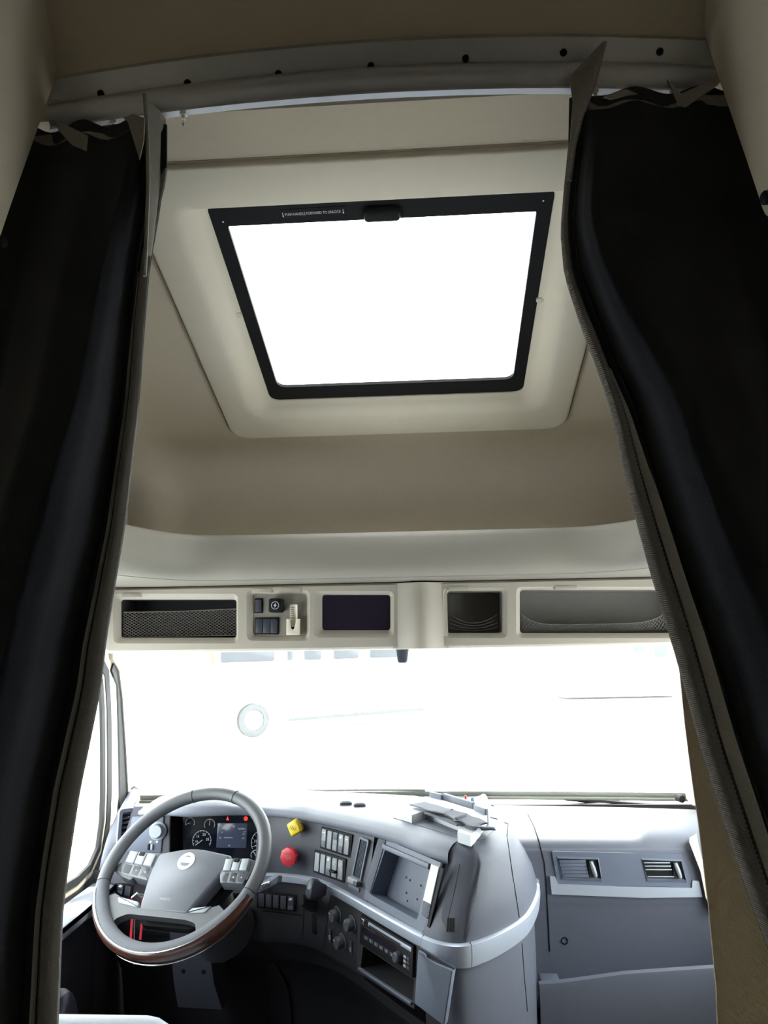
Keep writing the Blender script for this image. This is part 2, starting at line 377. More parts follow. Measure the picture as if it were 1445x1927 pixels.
# pillars
fl2 = Fr((XL+.012, 0, 0), (0, 1, 0), (0, 0, 1), (1, 0, 0))
def pp(px, py): q = at(px, py, x=XL+.012); return (q.y, q.z)
pil = [pp(*p) for p in [(212, 1195), (257, 1195), (259, 1300), (263, 1400), (267, 1490), (270, 1530), (242, 1540), (242, 1490), (237, 1400), (231, 1310), (225, 1262), (213, 1240)]]
mb = MB(); mb.prism(fl2, pil, -.011, .0); tag(mb.build('trim_1', 'beige_light'), 'pale beige left windshield pillar cover', kind='structure')
q0 = at(1268, 1190, y=2.46); q1 = at(1310, 1515, y=2.62)
mb = MB()
R = []
for t in range(9):
    s_ = t/8; c = q0.lerp(q1, s_); wd = .06 + .05*max(0, (s_-.7)/.3)**2
    R.append([V((c.x-.0, c.y+.10, c.z)), V((c.x-.012*(s_ > .9), c.y, c.z)), V((c.x+.02, c.y-.05, c.z)), V((XR+.02, c.y-.07, c.z)), V((XR+.02, c.y+.15, c.z))])
mb.loft(R); root = mb.build('trim_2', 'beige_light'); tag(root, 'pale beige right windshield pillar cover with black plug', kind='structure')
fp = Fr(at(1281, 1503, y=2.585), (1, .3, 0), (0, 0, 1))
mb = MB(); mb.lathe(fp, [(.006, -.02), (.011, -.015), (.011, .008), (.008, .010), (.0001, .010)], 14); mb.build('plug', 'black', root)
# firewall and side panels of the sleeper
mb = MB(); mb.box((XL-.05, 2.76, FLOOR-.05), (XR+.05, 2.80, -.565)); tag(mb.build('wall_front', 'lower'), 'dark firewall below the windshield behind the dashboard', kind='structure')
for nm, x0, x1, lab in (('trim_3', XL-.02, -.660, 'smooth beige sleeper side panel left of the curtain rail'), ('trim_4', .500, XR+.02, 'smooth beige sleeper side panel right of the curtain rail')):
    fr = Fr((x0, 0, 0), (0, 1, 0), (0, 0, 1), (1, 0, 0))
    P = rpoly([(-1.45, .58), (1.068, .585), (1.10, .68), (1.225, 1.03), (1.235, 1.40), (-1.45, 1.40)], [.02, .03, .05, .05, .02, .02], 4)
    mb = MB(); mb.prism(fr, P, 0, x1-x0, 0)
    tag(mb.build(nm, 'beige'), lab, kind='structure')
for px, py, xx, lab in ((4, 455, -.655, 'small dark grey knob under the left sleeper side panel'), (1441, 372, .495, 'small dark grey knob under the right sleeper side panel')):
    q = at(px, py, x=xx); fr = Fr(q, (0, 1, 0), (0, 0, 1), (-1 if xx > 0 else 1, 0, 0))
    root = thing('wall_knob', q, lab, 'knob', 'wall knobs')
    mb = MB(); mb.lathe(fr, [(.008, -.06), (.008, -.01), (.010, -.008), (.010, .003), (.007, .006), (.0001, .006)], 16); mb.build('cap', 'black', root)
    mb = MB(); mb.lathe(fr, [(.012, -.065), (.012, -.055), (.011, -.05), (.0001, -.05)], 16); mb.build('base_ring', 'black', root)
# ================================================================ SKYLIGHT BEZEL AND HATCH
corn = [(407, 402), (1041, 362), (972, 731), (512, 749)]
ab = [FH.ab(*p) for p in corn]
hw = (abs(ab[0][0])+abs(ab[1][0])+abs(ab[2][0])+abs(ab[3][0]))/4; hx = sum(a for a, b in ab)/4
vr = (ab[0][1]+ab[1][1])/2; vf = (ab[2][1]+ab[3][1])/2
root = thing('trim_5', FH(0, vf, .05), 'moulded beige surround framing the roof skylight', None, kind='structure')
def ring(d, c, rad_f, rad_r, df=0, dr=0):
    P = [(hx-hw-d, vf+sgn*(d+df)), (hx+hw+d, vf+sgn*(d+df)), (hx+hw+d, vr-sgn*(d+dr)), (hx-hw-d, vr-sgn*(d+dr))]
    return [FH(a, b, c) for a, b in rpoly(P, [rad_f, rad_f, rad_r, rad_r], 8)]
def bezring(c, ins=0):
    P = [(-half+ins, v_f-sgn*ins), (half-ins, v_f-sgn*ins), (half-ins, v_r0+sgn*ins), (-half+ins, v_r0+sgn*ins)]
    return [FH(a, b, c) for a, b in rpoly(P, [.06, .06, .015, .015], 8)]
mb = MB(); mb.loft([bezring(CL-.01), bezring(CL+.004), bezring(CL+.010, .003), bezring(CL+.012, .008), ring(.082, CL+.016, .085, .05, -.012, -.03), ring(.066, CL+.013, .075, .045, -.012, -.028), ring(.030, .012, .045, .03), ring(.024, .006, .04, .025), ring(.012, .003, .03, .012), ring(.010, -.004, .03, .012), ring(.0, -.006, .025, .008)], True, False, False)
mb.build('surround', 'beige_light', root, 50)
for p in ((449, 594), (1016, 566)):
    a, b = FH.ab(*p, .006); mb = MB(); mb.lathe(Fr(FH(a, b, .0045), FH.u, FH.v, FH.n), [(.009, -.004), (.009, .0012), (.008, .002), (.0001, .002)], 16); mb.build('screw_cover', 'beige_light', root)
# inner side of roof well, closes the gap between bezel and hatch
root = thing('roof_hatch', FH(hx, vr, -.01), 'black framed glass roof hatch with handle and printed label', 'roof hatch')
def hloop(dl, dfr, drr, rf, rb): return rpoly([(hx-hw+dl, vf-sgn*dfr), (hx+hw-dl, vf-sgn*dfr), (hx+hw-dl, vr+sgn*drr), (hx-hw+dl, vr+sgn*drr)], [rf, rf, rb, rb], 6)
vin_r = FH.ab(722, 412)[1]; vin_f = FH.ab(735, 722)[1]
rw = abs(vin_r-vr); fw = abs(vf-vin_f)
mb = MB(); mb.plate(FH, hloop(-.02, -.02, -.02, .03, .012), [hloop(.021, fw, rw, .03, .004)], 0., .009); mb.build('hatch_frame', 'black', root)
mb = MB(); mb.plate(FH, hloop(.0, .0, .0, .02, .008), [], -.008, .006); mb.build('glass_pane', 'glass_roof', root)
fr, wq, hq = quad((684, 390), (754, 386), (753, 409), (684, 412), pl=(FH.o, FH.n))
mb = MB(); mb.rbox(fr, wq, hq, -.002, .016, .009, .008); hd = mb.build('handle', 'black', root)
fr, wq, hq = quad((528, 395), (650, 387), (650, 405), (528, 412), pl=(FH.o, FH.n))
mb = MB(); mb.rbox(fr, wq, hq, -.002, .001, .001, .0005); lb = mb.build('label_plate', 'black', root)
mb = MB(); mb.text('PUSH HANDLE FORWARD TO UNLOCK', hq*.42, fr, .0022, .645)
for sx in (-1, 1):
    x = sx*wq*.465; mb.prism(fr, [(x-.0006, -.004), (x+.0006, -.004), (x+.0006, .005), (x-.0006, .005)], .001, .0016); mb.prism(fr, [(x-.0018, -.003), (x, -.0075), (x+.0018, -.003)], .001, .0016)
mb.build('lettering', 'print', lb)
for p in ((420, 417), (1022, 377)):
    a, b = FH.ab(*p); mb = MB(); mb.lathe(Fr(FH(a, b, 0), FH.u, FH.v, FH.n), [(.002, -.001), (.002, .0015), (.0001, .002)], 8); mb.build('frame_screw', 'chrome', root)
# roof well walls above the hatch so no light leaks round it
mb = MB(); mb.plate(FH, [(-half-.1, v_f+sgn*.1), (half+.1, v_f+sgn*.1), (half+.1, v_r0-sgn*.1), (-half-.1, v_r0-sgn*.1)], [hloop(-.004, -.004, -.004, .03, .012)], -.012, .02); mb.build('roof_skin', 'black', root)
# ================================================================ OVERHEAD SHELF
path = [(-.74, 1.36), (-.745, 1.45), (-.745, 1.66), (-.737, 1.794), (-.708, 1.902), (-.665, 1.99), (-.604, 2.04), (-.50, 2.055), (-.35, 2.06), (-.156, 2.062), (.1, 2.062), (.3, 2.062), (.39, 2.053), (.462, 2.012), (.515, 1.94), (.552, 1.82), (.565, 1.66), (.565, 1.45), (.56, 1.36)]
path = resample([V((a, b, 0)) for a, b in path], 90)
sec = [(.30, .235), (.04, .235), (.022, .262), (.016, .280), (.008, .2845), (.0, .281), (-.004, .268), (-.005, .245), (-.002, .218), (.006, .193), (.018, .176), (.036, .166), (.040, .1645), (.041, .168), (.046, .168), (.047, .1635), (.08, .160), (.16, .158), (.24, .158), (.34, .160), (.34, .235)]
R = []
for i, p in enumerate(path):
    t = (path[min(i+1, len(path)-1)]-path[max(i-1, 0)]).normalized(); nrm = V((-t.y, t.x, 0))   # points forward / outwards
    R.append([V((max(XL, min(XR, p.x+nrm.x*d)), min(p.y+nrm.y*d, 2.58), z)) for d, z in sec])
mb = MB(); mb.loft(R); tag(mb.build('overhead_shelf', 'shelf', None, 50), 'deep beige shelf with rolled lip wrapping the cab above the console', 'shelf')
# ================================================================ OVERHEAD CONSOLE
FC = Fr((0, 2.20, 0), (1, 0, 0), (0, 0, 1), (0, -1, 0))
def cab(px, py, c=0.): return FC.ab(px, py, c)
def crect(l, t, r, b, rad, sk=0):
    P = [cab(l, b), cab(r, b), cab(r, t), cab(l, t)]; return rpoly(P, rad, 4)
root = thing('overhead_console', (XC, 2.2, -.02), 'long beige overhead console with storage pockets above the windshield', 'console')
pockets = {'A': ((225, 1128, 443, 1200), (213, 1117, 448, 1211), .13, 'dark_liner'), 'B': ((475, 1117, 576, 1197), (464, 1110, 583, 1206), .016, None), 'C': ((605, 1119, 734, 1186), (590, 1112, 741, 1200), .016, None), 'D': ((841, 1112, 946, 1191), (833, 1106, 955, 1201), .12, 'grey_liner'), 'E': ((979, 1110, 1300, 1191), (971, 1104, 1312, 1201), .12, 'grey_liner')}
L0, L1 = cab(192, 1210)[0], XR-.03
zb, zt = cab(770, 1216)[1], .150
outer = rpoly([(L0, zb), (L1, zb), (L1, zt), (L0, zt)], [.03, .02, .02, .03], 4)
rims = {k: crect(*v[1], .018) for k, v in pockets.items()}
mb = MB(); mb.plate(FC, outer, list(rims.values()), 0, .004)
for k, (i_, o_, dep, m_) in pockets.items():
    A = [FC(a, b, 0) for a, b in rims[k]]; I = crect(*i_, .010); c_ = .012 if k != 'C' else .014
    M = [(lerp(a, p, .5), lerp(b, q, .5)) for (a, b), (p, q) in zip(rims[k], I)]
    mb.loft([A, [FC(a, b, -.004) for a, b in M], [FC(a, b, -c_) for a, b in I], [FC(a, b, -dep) for a, b in I]], True, False, False)
OL = ccw(outer)
mb.loft([[FC(a, b, 0) for a, b in OL], [FC(a, b, -.006) for a, b in inset(OL, -.005)], [FC(a, b, -.02) for a, b in inset(OL, -.009)], [FC(a, b, -.24) for a, b in inset(OL, -.009)]], True, False, True)
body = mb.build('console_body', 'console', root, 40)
for k, (i_, o_, dep, m_) in pockets.items():
    I = ccw(crect(*i_, .010))
    if m_:
        mb = MB(); J = inset(I, .0008); mb.loft([[FC(a, b, -.0125) for a, b in J], [FC(a, b, -dep+.001) for a, b in J]], True, False, True)
        mb.build('pocket_liner', m_, root)
# centre bulge
g = []; xa, xb = cab(738, 1150)[0], cab(842, 1150)[0]
for i in range(15):
    z = lerp(zb-.006, zt+.004, i/14); row = []
    tz = i/14; amp = .045*(1-.35*tz)
    for j in range(25):
        t = j/24; x = lerp(xa, xb, t); sft = (t/.52 if t < .52 else (1-t)/.48); hgt = (math.sin(min(1, sft)*math.pi/2)**2)
        row.append(FC(x, z, -.003 + amp*hgt))
    g.append(row)
mb = MB(); mb.sheet(g, .02, (0, 1, 0)); mb.build('centre_bulge', 'console', root, 60)
for l, t, r, b in ((230, 1116, 265, 1124), (474, 1107, 512, 1116), (532, 1106, 566, 1115), (844, 1103, 882, 1111), (1044, 1102, 1086, 1110)):
    fr, wq, hq = quad((l, t), (r, t), (r, b), (l, b), pl=(FC.o, FC.n)); mb = MB(); mb.rbox(fr, wq, hq, -.004, .0018, .0015, .001); mb.build('hinge_cover', 'console', root)
# net in the left pocket
x0, z0 = cab(226, 1199); x1, z1 = cab(442, 1149); mb = MB(); pitch = .0125; nxn = int((x1-x0)/pitch); nz = 9
def netp(i, j):
    x = x0 + (x1-x0)*i/nxn; t = j/nz; zz = lerp(z0, z1 + .004*(i/nxn) + .004*abs(i/nxn-.5), t)
    return FC(x, zz, -.018 - .03*math.sin(math.pi*i/nxn)*(.4+.6*t)*.4)
for i in range(nxn):
    for j in range(nz):
        for (a, b) in (((i, j), (i+1, j+1)), ((i+1, j), (i, j+1))): mb.tube([netp(*a), netp(*b)], .0009, 4)
for j in (0, nz): mb.tube([netp(i, j) for i in range(nxn+1)], .0016, 5)
o = mb.build('pocket_net', 'net', root); o['kind'] = 'stuff'; o['label'] = 'elastic mesh net'
x0, z0 = cab(985, 1190); x1, z1 = cab(1258, 1172); mb = MB(); nxn = 40; nz = 3
def netq(i, j):
    t = i/nxn; x = lerp(x0, x1, t); sag = .030*(2*t-1)**6
    return FC(x, lerp(z0, z1+sag, j/nz), -.02-.02*math.sin(math.pi*t))
for i in range(nxn):
    for j in range(nz):
        for (a, b) in (((i, j), (i+1, j+1)), ((i+1, j), (i, j+1))): mb.tube([netq(*a), netq(*b)], .0007, 4)
mb.tube([netq(i, nz) for i in range(nxn+1)], .0013, 5)
o = mb.build('pocket_net', 'grey_liner', root); o['kind'] = 'stuff'; o['label'] = 'dark sagging mesh net'
x0, _ = cab(850, 1190); x1, _ = cab(938, 1190); mb = MB()
for k in range(4):
    P = []
    for i in range(17):
        t = i/16; P.append(FC(lerp(x0, x1, t), cab(893, 1172+5*k)[1] + (.022-.004*k)*(2*t-1)**2, -.03))
    mb.tube(P, .0010, 5)
o = mb.build('pocket_net', 'net', root); o['kind'] = 'stuff'; o['label'] = 'sagging net edge'
# switch panel, smoked screen
I = ccw(crect(*pockets['B'][0], .010)); mb = MB(); mb.prism(FC, inset(I, -.002), -.030, -.0135); swp = mb.build('switch_panel', 'shelf', root)
FCb = Fr((0, 2.2+.0135, 0), (1, 0, 0), (0, 0, 1), (0, -1, 0))
def cq(l, t, r, b): return quad((l, t), (r, t), (r, b), (l, b), pl=(FCb.o, FCb.n))
fr, wq, hq = cq(479, 1126, 495, 1154); mb = MB(); mb.rbox(fr, wq, hq, -.003, .003, .002, .001); mb.build('switch_bezel', 'black', swp)
mb = MB(); mb.rbox(fr, wq*.72, hq*.84, -.003, .006, .002, .0015); mb.build('rocker', 'panel', swp)
fr, wq, hq = cq(479.5, 1162, 525, 1194); mb = MB(); mb.rbox(fr, wq, hq, -.003, .003, .002, .001); mb.build('switch_bezel', 'black', swp)
for k in range(3):
    mb = MB(); mb.rbox(fr.moved((k-1)*wq*.31, 0), wq*.285, hq*.84, 0, .006, .0015, .0015); mb.build('rocker', 'panel', swp)
fr, wq, hq = cq(509, 1127, 534, 1153); mb = MB()
ch = thing('socket_charger', fr.o, 'black cube charger with round lightning mark in the console panel', 'charger')
mb.rbox(fr, wq, hq, -.001, .030, .006, .004); cb = mb.build('charger_body', 'black', ch)
mb = MB(); R0 = [fr(.0105*math.cos(a*math.pi/12), .0105*math.sin(a*math.pi/12), .0302) for a in range(24)]; mb.tube(R0, .0007, 5, True)
mb.prism(fr, [(.002, .007), (-.0045, -.0012), (-.0006, -.0010), (-.002, -.007), (.0045, .0012), (.0006, .0010)], .030, .0306); mb.build('charging_mark', 'print', ch)
fr, wq, hq = cq(541, 1165, 565, 1195); th = thing('ticket_holder', fr(0, -hq/2), 'small beige clip pocket on the console switch panel', 'holder')
P = [(-wq/2, -hq/2), (wq/2, -hq/2), (wq/2, hq/2), (wq*.26, hq/2), (wq*.12, -hq*.08), (0, -hq*.18), (-wq*.12, -hq*.08), (-wq*.26, hq/2), (-wq/2, hq/2)]
mb = MB(); mb.prism(fr, P, .016, .019, .0008); mb.build('front', 'beige_light', th)
mb = MB(); mb.rbox(fr, wq, .003, -.001, .018, .001, .0005, 0, -hq/2+.0015); mb.build('bottom', 'beige_light', th)
for sx in (-1, 1):
    mb = MB(); mb.rbox(fr, .003, hq, -.001, .018, .001, .0005, sx*(wq/2-.0015), 0); mb.build('side', 'beige_light', th)
mb = MB(); mb.rbox(fr, wq*.9, hq*.95, -.001, .002, .001, .0005); mb.build('back', 'black', th)
fr2, wq, hq = cq(547, 1138, 561, 1180); mb = MB()
mb.sheet([[fr2(lerp(-wq/2, wq/2, i/4), lerp(-hq/2, hq/2, j/8), .009+.004*math.sin(i*1.3+j*.4)+.003*(j/8)) for i in range(5)] for j in range(9)], .0006, fr2.n)
tk = mb.build('paper_ticket', 'ticket', None); tag(tk, 'crumpled printed paper slip standing in the small clip pocket', 'paper')
mb = MB()
for j in range(6): mb.sheet([[fr2(lerp(-wq*.35, wq*.1, i/2), hq*(-.1+.09*j)+dz, .0135+.003*(j/8)+.001) for i in range(3)] for dz in (0, .0013)], .0004, fr2.n)
mb.build('printed_lines', 'panel', tk)
I = ccw(crect(*pockets['C'][0], .010)); mb = MB(); mb.prism(FC, inset(I, -.002), -.030, -.0142); mb.build('smoked_display', 'smoked', root)
# camera / sensor stub under the console
fr = Fr(at(757, 1232, y=2.27), (1, 0, 0), (0, 0, 1), (0, -1, 0))
mb = MB(); mb.prism(fr, rpoly([(-.014, -.024), (.014, -.024), (.021, .03), (-.021, .03)], [.008, .008, .002, .002], 4), -.03, .012, .006)
root2 = mb.build('sensor_housing', 'panel', None); tag(root2, 'tapered grey sensor housing hanging under the console against the windshield', 'sensor')
# ================================================================ CURTAIN RAIL
def railc(x):                      # plan bow and crown of the rail
    t = (x-(-.083))/.59; return V((x, 1.203+.030*t*t, -.012*t*t))
prof = [(.020, 1.078), (.012, 1.074), (-.004, 1.060), (-.012, 1.047), (-.016, 1.043), (-.013, 1.038), (-.004, 1.028), (.004, 1.018), (.008, 1.014), (.002, 1.010), (-.008, 1.002), (-.013, .992), (-.013, .982), (-.008, .973), (.0, .967), (.004, .962), (.0, .961), (.0, .957), (.012, .955), (.016, .975), (.018, 1.0), (.03, 1.06)]
xs = [lerp(-.672, .512, i/40) for i in range(41)]
mb = MB(); mb.loft([[V((x, railc(x).y+dy, z-.021+railc(x).z)) for dy, z in prof] for x in xs])
rail = thing('curtain_rail', (XC, 1.25, .96), 'brushed aluminium curtain rail screwed across the roof', 'curtain rail')
mb.build('rail_profile', 'aluminium', rail, 30); rb = mb.bvh()
for px, py in ((190, 176), (353, 156), (524, 139), (698, 124), (876, 110), (1060, 99), (1241, 97)):
    fr = hit(rb, px, py); mb = MB(); mb.lathe(fr, [(.0062, -.004), (.0062, .002), (.0055, .0035), (.003, .0045), (.0028, .003), (.0001, .003)], 14); mb.build('screw', 'black', rail)
def hook(x, lab, pin=False, grp=None):
    c = railc(x); b = V((x, c.y+.006, .936+c.z))
    r = thing('curtain_hook', b, lab, 'curtain hook', grp)
    mb = MB(); mb.box((x-.006, b.y-.005, b.z-.006), (x+.006, b.y+.005, b.z+.004), .0015); mb.box((x-.003, b.y-.003, b.z-.014), (x+.003, b.y+.003, b.z-.004), .001); mb.build('runner', 'white', r)
    mb = MB(); mb.tube([(x, b.y, b.z-.010), (x, b.y-.001, b.z-.022), (x+.001, b.y-.003, b.z-.028), (x+.0015, b.y-.007, b.z-.025)], .0013, 6); mb.build('wire_pin', 'chrome', r)
hook(at(355, 205, y=1.245).x, 'lone white runner with wire hook beside the left curtain')
ORD = ('nearest', 'second from', 'third from', 'fourth from', 'fifth from')
for k, px in enumerate((135, 180, 225, 262, 300)): hook(at(px, 212, y=1.25).x, 'white runner of the left curtain, %s the left side panel' % ORD[k] if k else 'white runner of the left curtain, nearest to the left side panel', grp='left curtain hooks')
for k, px in enumerate((1330, 1255, 1177, 1110)): hook(at(px, 150, y=1.25).x, 'white runner of the right curtain, %s the right side panel' % ORD[k] if k else 'white runner of the right curtain, nearest to the right side panel', grp='right curtain hooks')
# ================================================================ CURTAINS
def curtain(name, lead, sx, xend, plan, kf, lab, ztop, bands, ylead=None):
    """lead: [(z, x)] of the leading edge; plan: [(s, dx, dy)] offsets from it (dx grows away from the opening)"""
    zs = [ztop(0) - (ztop(0)+1.38)*i/80 for i in range(81)]
    def P(s, i, off=0.):
        z0 = zs[i]; ft = i/80
        xl = interp(lead, z0); k = kf(z0)
        dx = interp([(a, b) for a, b, c in plan], s)*k; dy = interp([(a, c) for a, b, c in plan], s)*lerp(.15, 1, min(1, ft*3.5))
        x = xl + sx*dx
        if s > .55:                                     # blend to the wall end of the rail
            t = (s-.55)/.45; x = lerp(x, xend(z0), t)
        x0 = x; y = 1.222 + dy
        zt_ = ztop(x0); z = zt_ + (z0-zs[0])*( (zt_+1.38)/(zs[0]+1.38)) if z0 < zs[0] else zt_
        return V((x, y-off, z))
    N = 90
    g = [[P(s/N, i) for s in range(N+1)] for i in range(81)]
    root = thing(name, (interp(lead, -1.2), 1.23, -1.38), lab, 'curtain')
    mb = MB(); mb.sheet(g, .004, (0, 1, 0)); mb.build('cloth', 'curtain', root, 70)
    for (nm, s0, s1, i0, i1, mt, off) in bands:
        n = max(6, int((s1-s0)*90)); i1 = min(i1, 80); tp = 10. if nm == 'zip_tape' else .001
        mb = MB(); mb.sheet([[P(lerp(s0, lerp(s0, s1, min(1., .15+(i-i0)/tp)), q/n), i, off) for q in range(n+1)] for i in range(i0, i1+1)], -.0015, (0, -1, 0) if False else (0, -1, 0)); mb.build(nm, mt, root, 70)
    return root, P
# left
Ll = [(311, 212), (311, 325), (300, 368), (278, 500), (268, 617), (257, 772), (243, 889), (232, 990), (196, 1200), (185, 1294), (145, 1487), (123, 1634), (112, 1728), (104, 1927)]
lead = sorted([(at(*p, y=1.215).z, at(*p, y=1.215).x) for p in Ll]); lead = [(-1.4, lead[0][1]+.02)] + lead
plan = [(0, 0, 0), (.05, .012, -.006), (.16, .030, -.004), (.20, .036, .006), (.25, .043, .0), (.30, .050, .012), (.36, .066, .018), (.39, .072, .0), (.43, .080, -.040), (.47, .095, -.075), (.52, .125, -.098), (.60, .17, -.095), (.70, .21, -.05), (.80, .26, -.045), (.90, .3, -.02), (1, .34, .0)]
kf = lambda z: interp([(-.6, 1.0), (0, .85), (.4, .55), (.75, .45), (.95, .5)], z)
ztl = lambda x: .930 - .018*abs(math.sin((x+.66)*26)) - .010*math.sin((x+.6)*40)
cl, PL = curtain('curtain', lead, -1, lambda z: lerp(-1.0, -.90, max(0, min(1, (z+1.4)/2.3))), plan, kf, 'dark navy curtain with pale zip strip hanging at the driver side', lambda x: .913 + .010*math.sin(x*60)*(x < -.46), [('hem_band', .0, .15, 3, 80, 'curtain_twill', .0012), ('zip_tape', .21, .265, 10, 80, 'curtain_tape', .0015), ('header_tape', .30, .99, 0, 1, 'curtain_head', .002)])
def stitch(P, s, i0, i1, root, off=.0035):
    mb = MB()
    for i in range(i0, i1):
        for q in range(4):
            a = P(s, i, off).lerp(P(s, i+1, off), q/4+.05); b = P(s, i, off).lerp(P(s, i+1, off), q/4+.17); mb.tube([a, b], .0005, 4)
    o = mb.build('stitching', 'stitch', root); o['kind'] = 'stuff'
stitch(PL, .06, 12, 78, cl); stitch(PL, .13, 12, 78, cl)
# right: front layer follows the thin bright edge, a second layer hangs behind it
Lr = [(1073, 160), (1071, 269), (1063, 343), (1056, 430), (1063, 513), (1091, 600), (1121, 679), (1152, 766), (1178, 888), (1201, 979), (1226, 1074), (1257, 1180), (1278, 1250), (1320, 1400), (1366, 1545), (1416, 1700), (1460, 1820), (1490, 1927)]
lead = sorted([(at(*p, y=1.215).z, at(*p, y=1.215).x) for p in Lr]); lead = [(-1.4, lead[0][1])] + lead
planr = [(0, 0, 0), (.05, .010, -.008), (.17, .028, -.008), (.20, .034, .0), (.30, .053, -.004), (.34, .058, .010), (.38, .066, .018), (.42, .076, -.02), (.46, .092, -.055), (.50, .118, -.078), (.55, .15, -.082), (.65, .19, -.045), (.75, .22, .0), (.85, .25, -.03), (.93, .28, -.02), (1, .3, .01)]
kfr = lambda z: interp([(-.6, 1.0), (0, 1.0), (.25, .75), (.5, .55), (.7, .35), (.95, .4)], z)
cr, PR = curtain('curtain', lead, 1, lambda z: lerp(.82, .74, max(0, min(1, (z+1.4)/2.3))), planr, kfr, 'dark navy curtain with broad grey hem and twill lining, hanging at the passenger side', lambda x: .920 + .008*math.sin(x*55)*(x > .28), [('hem_band', .0, .16, 3, 80, 'curtain_twill', .0012), ('zip_tape', .20, .31, 17, 80, 'curtain_tape', .0015), ('header_tape', .30, .99, 0, 1, 'curtain_head', .002)])
stitch(PR, .11, 14, 78, cr); stitch(PR, .16, 14, 78, cr)
L2 = [(1262, 1150), (1272, 1218), (1278, 1250), (1290, 1369), (1302, 1463), (1316, 1558), (1327, 1652), (1333, 1700), (1348, 1862), (1350, 1927)]
l2 = sorted([(at(*p, y=1.252).z, at(*p, y=1.252).x) for p in L2]); l2 = [(-1.38, l2[0][1]+.01)] + l2
g = []
for i in range(50):
    z = lerp(l2[-1][0], -1.38, i/49); x = interp(l2, z); row = []
    for j in range(14):
        t = j/13; row.append(V((x + t*.22, 1.252 - .018*math.sin(min(1, t*3)*math.pi/2) + .02*t + .008*math.sin(t*9), z)))
    g.append(row)
mb = MB(); mb.sheet(g, .004, (0, 1, 0)); mb.build('lining_layer', 'curtain_lining', cr, 70)
# corner flaps of the headers
def flap(pts, y0, y1, root, mt='curtain_head'):
    n = len(pts); A = [at(px, py, y=lerp(y0, y1, d)) for px, py, d in pts]; c = sum(A, V())/n
    mb = MB(); mb.add(A + [a+V((0, .003, 0)) for a in A], [list(range(n)), [i+n for i in range(n)][::-1]] + [[i, (i+1) % n, (i+1) % n+n, i+n] for i in range(n)]); return mb.build('header_flap', mt, root, 40)
flap([(271, 177, 0), (281, 192, .1), (300, 207, .5), (311, 222, 1), (310, 250, 1), (304, 262, 1), (312, 330, 1), (300, 350, .8), (284, 480, .5), (276, 480, .3), (281, 330, .1), (277, 250, 0)], 1.19, 1.225, cl)
flap([(1140, 80, 0), (1132, 80, .1), (1075, 140, .6), (1073, 158, .8), (1078, 190, 1.9), (1071, 290, 2.6), (1078, 275, 2.2), (1096, 215, 1.2), (1118, 160, .3)], 1.175, 1.190, cr)
mb = MB(); mb.tube([at(px, py, y=yy) for px, py, yy in ((1138, 80, 1.173), (1118, 158, 1.177), (1096, 213, 1.190), (1080, 275, 1.205), (1072, 340, 1.214))], .004, 6); mb.build('header_edge', 'curtain_twill', cr)
mb = MB(); mb.tube([at(*p, y=1.188) for p in ((272, 177), (277, 250), (279, 340), (276, 430), (272, 520))], .0035, 6); mb.build('header_edge', 'curtain_head', cl)
# bunched grey header cloth between hooks
for root, pts in ((cl, [(98, 225, 118, 232, 165, 255, 162, 283, 135, 272, 110, 245), (232, 222, 240, 228, 262, 300, 270, 265, 272, 222, 250, 214)]), (cr, [(1256, 150, 1282, 176, 1340, 150, 1352, 158, 1292, 200, 1278, 198), (1135, 182, 1160, 172, 1178, 168, 1200, 176, 1180, 178, 1150, 186)])):
    for q in pts: flap([(q[i], q[i+1], .3) for i in range(0, len(q), 2)], 1.17, 1.19, root)
# ================================================================ DASHBOARD
# plan columns: driver brow (negative s), centre stack (0..9), rounded passenger side of the stack (9..17)
Dc = [(-1.03, 2.40, -.492), (-.95, 2.365, -.490), (-.88, 2.335, -.486), (-.83, 2.31, -.480), (-.78, 2.285, -.470), (-.70, 2.262, -.460), (-.62, 2.262, -.458), (-.55, 2.285, -.464)]
Cc_ = [(-.49, 2.29, -.470), (-.43, 2.267, -.470), (-.36, 2.228, -.470), (-.305, 2.183, -.470), (-.225, 2.115, -.470), (-.15, 2.045, -.470), (-.082, 1.975, -.470), (-.03, 1.905, -.470), (.025, 1.850, -.470), (.075, 1.828, -.470), (.105, 1.840, -.470), (.135, 1.875, -.470), (.160, 1.94, -.470), (.178, 2.03, -.470), (.188, 2.13, -.472), (.195, 2.25, -.482), (.20, 2.40, -.504), (.20, 2.60, -.538)]
Dt = [(-1.03, 2.38), (-.95, 2.36), (-.88, 2.35), (-.82, 2.34), (-.76, 2.33), (-.70, 2.32), (-.62, 2.305), (-.55, 2.285)]
Tc_ = [(-.50, 2.262), (-.453, 2.262), (-.368, 2.238), (-.306, 2.189), (-.233, 2.095), (-.166, 1.998), (-.101, 1.904), (-.043, 1.825), (-.003, 1.785), (.035, 1.771), (.071, 1.785), (.122, 1.833), (.177, 1.907), (.211, 1.979), (.246, 2.107), (.262, 2.234), (.266, 2.40), (.266, 2.60)]
ND = len(Dc)
CP = [V(p) for p in Dc + Cc_]; TP = [V((a, b, -.645)) for a, b in Dt + Tc_]
def cr_at(P, s):
    s += ND; s = max(0, min(len(P)-1.0001, s)); i = int(s); t = s-i
    a, b, c, d = P[max(i-1, 0)], P[i], P[i+1], P[min(i+2, len(P)-1)]
    return .5*((2*b) + (c-a)*t + (2*a-5*b+4*c-d)*t*t + (3*b-a-3*c+d)*t**3)
def offs(P, s, d, z=None):
    t = cr_at(P, s+.05)-cr_at(P, s-.05); t.z = 0; t.normalize(); q = cr_at(P, s) + V((-t.y, t.x, 0))*d
    if z is not None: q.z = z
    return q
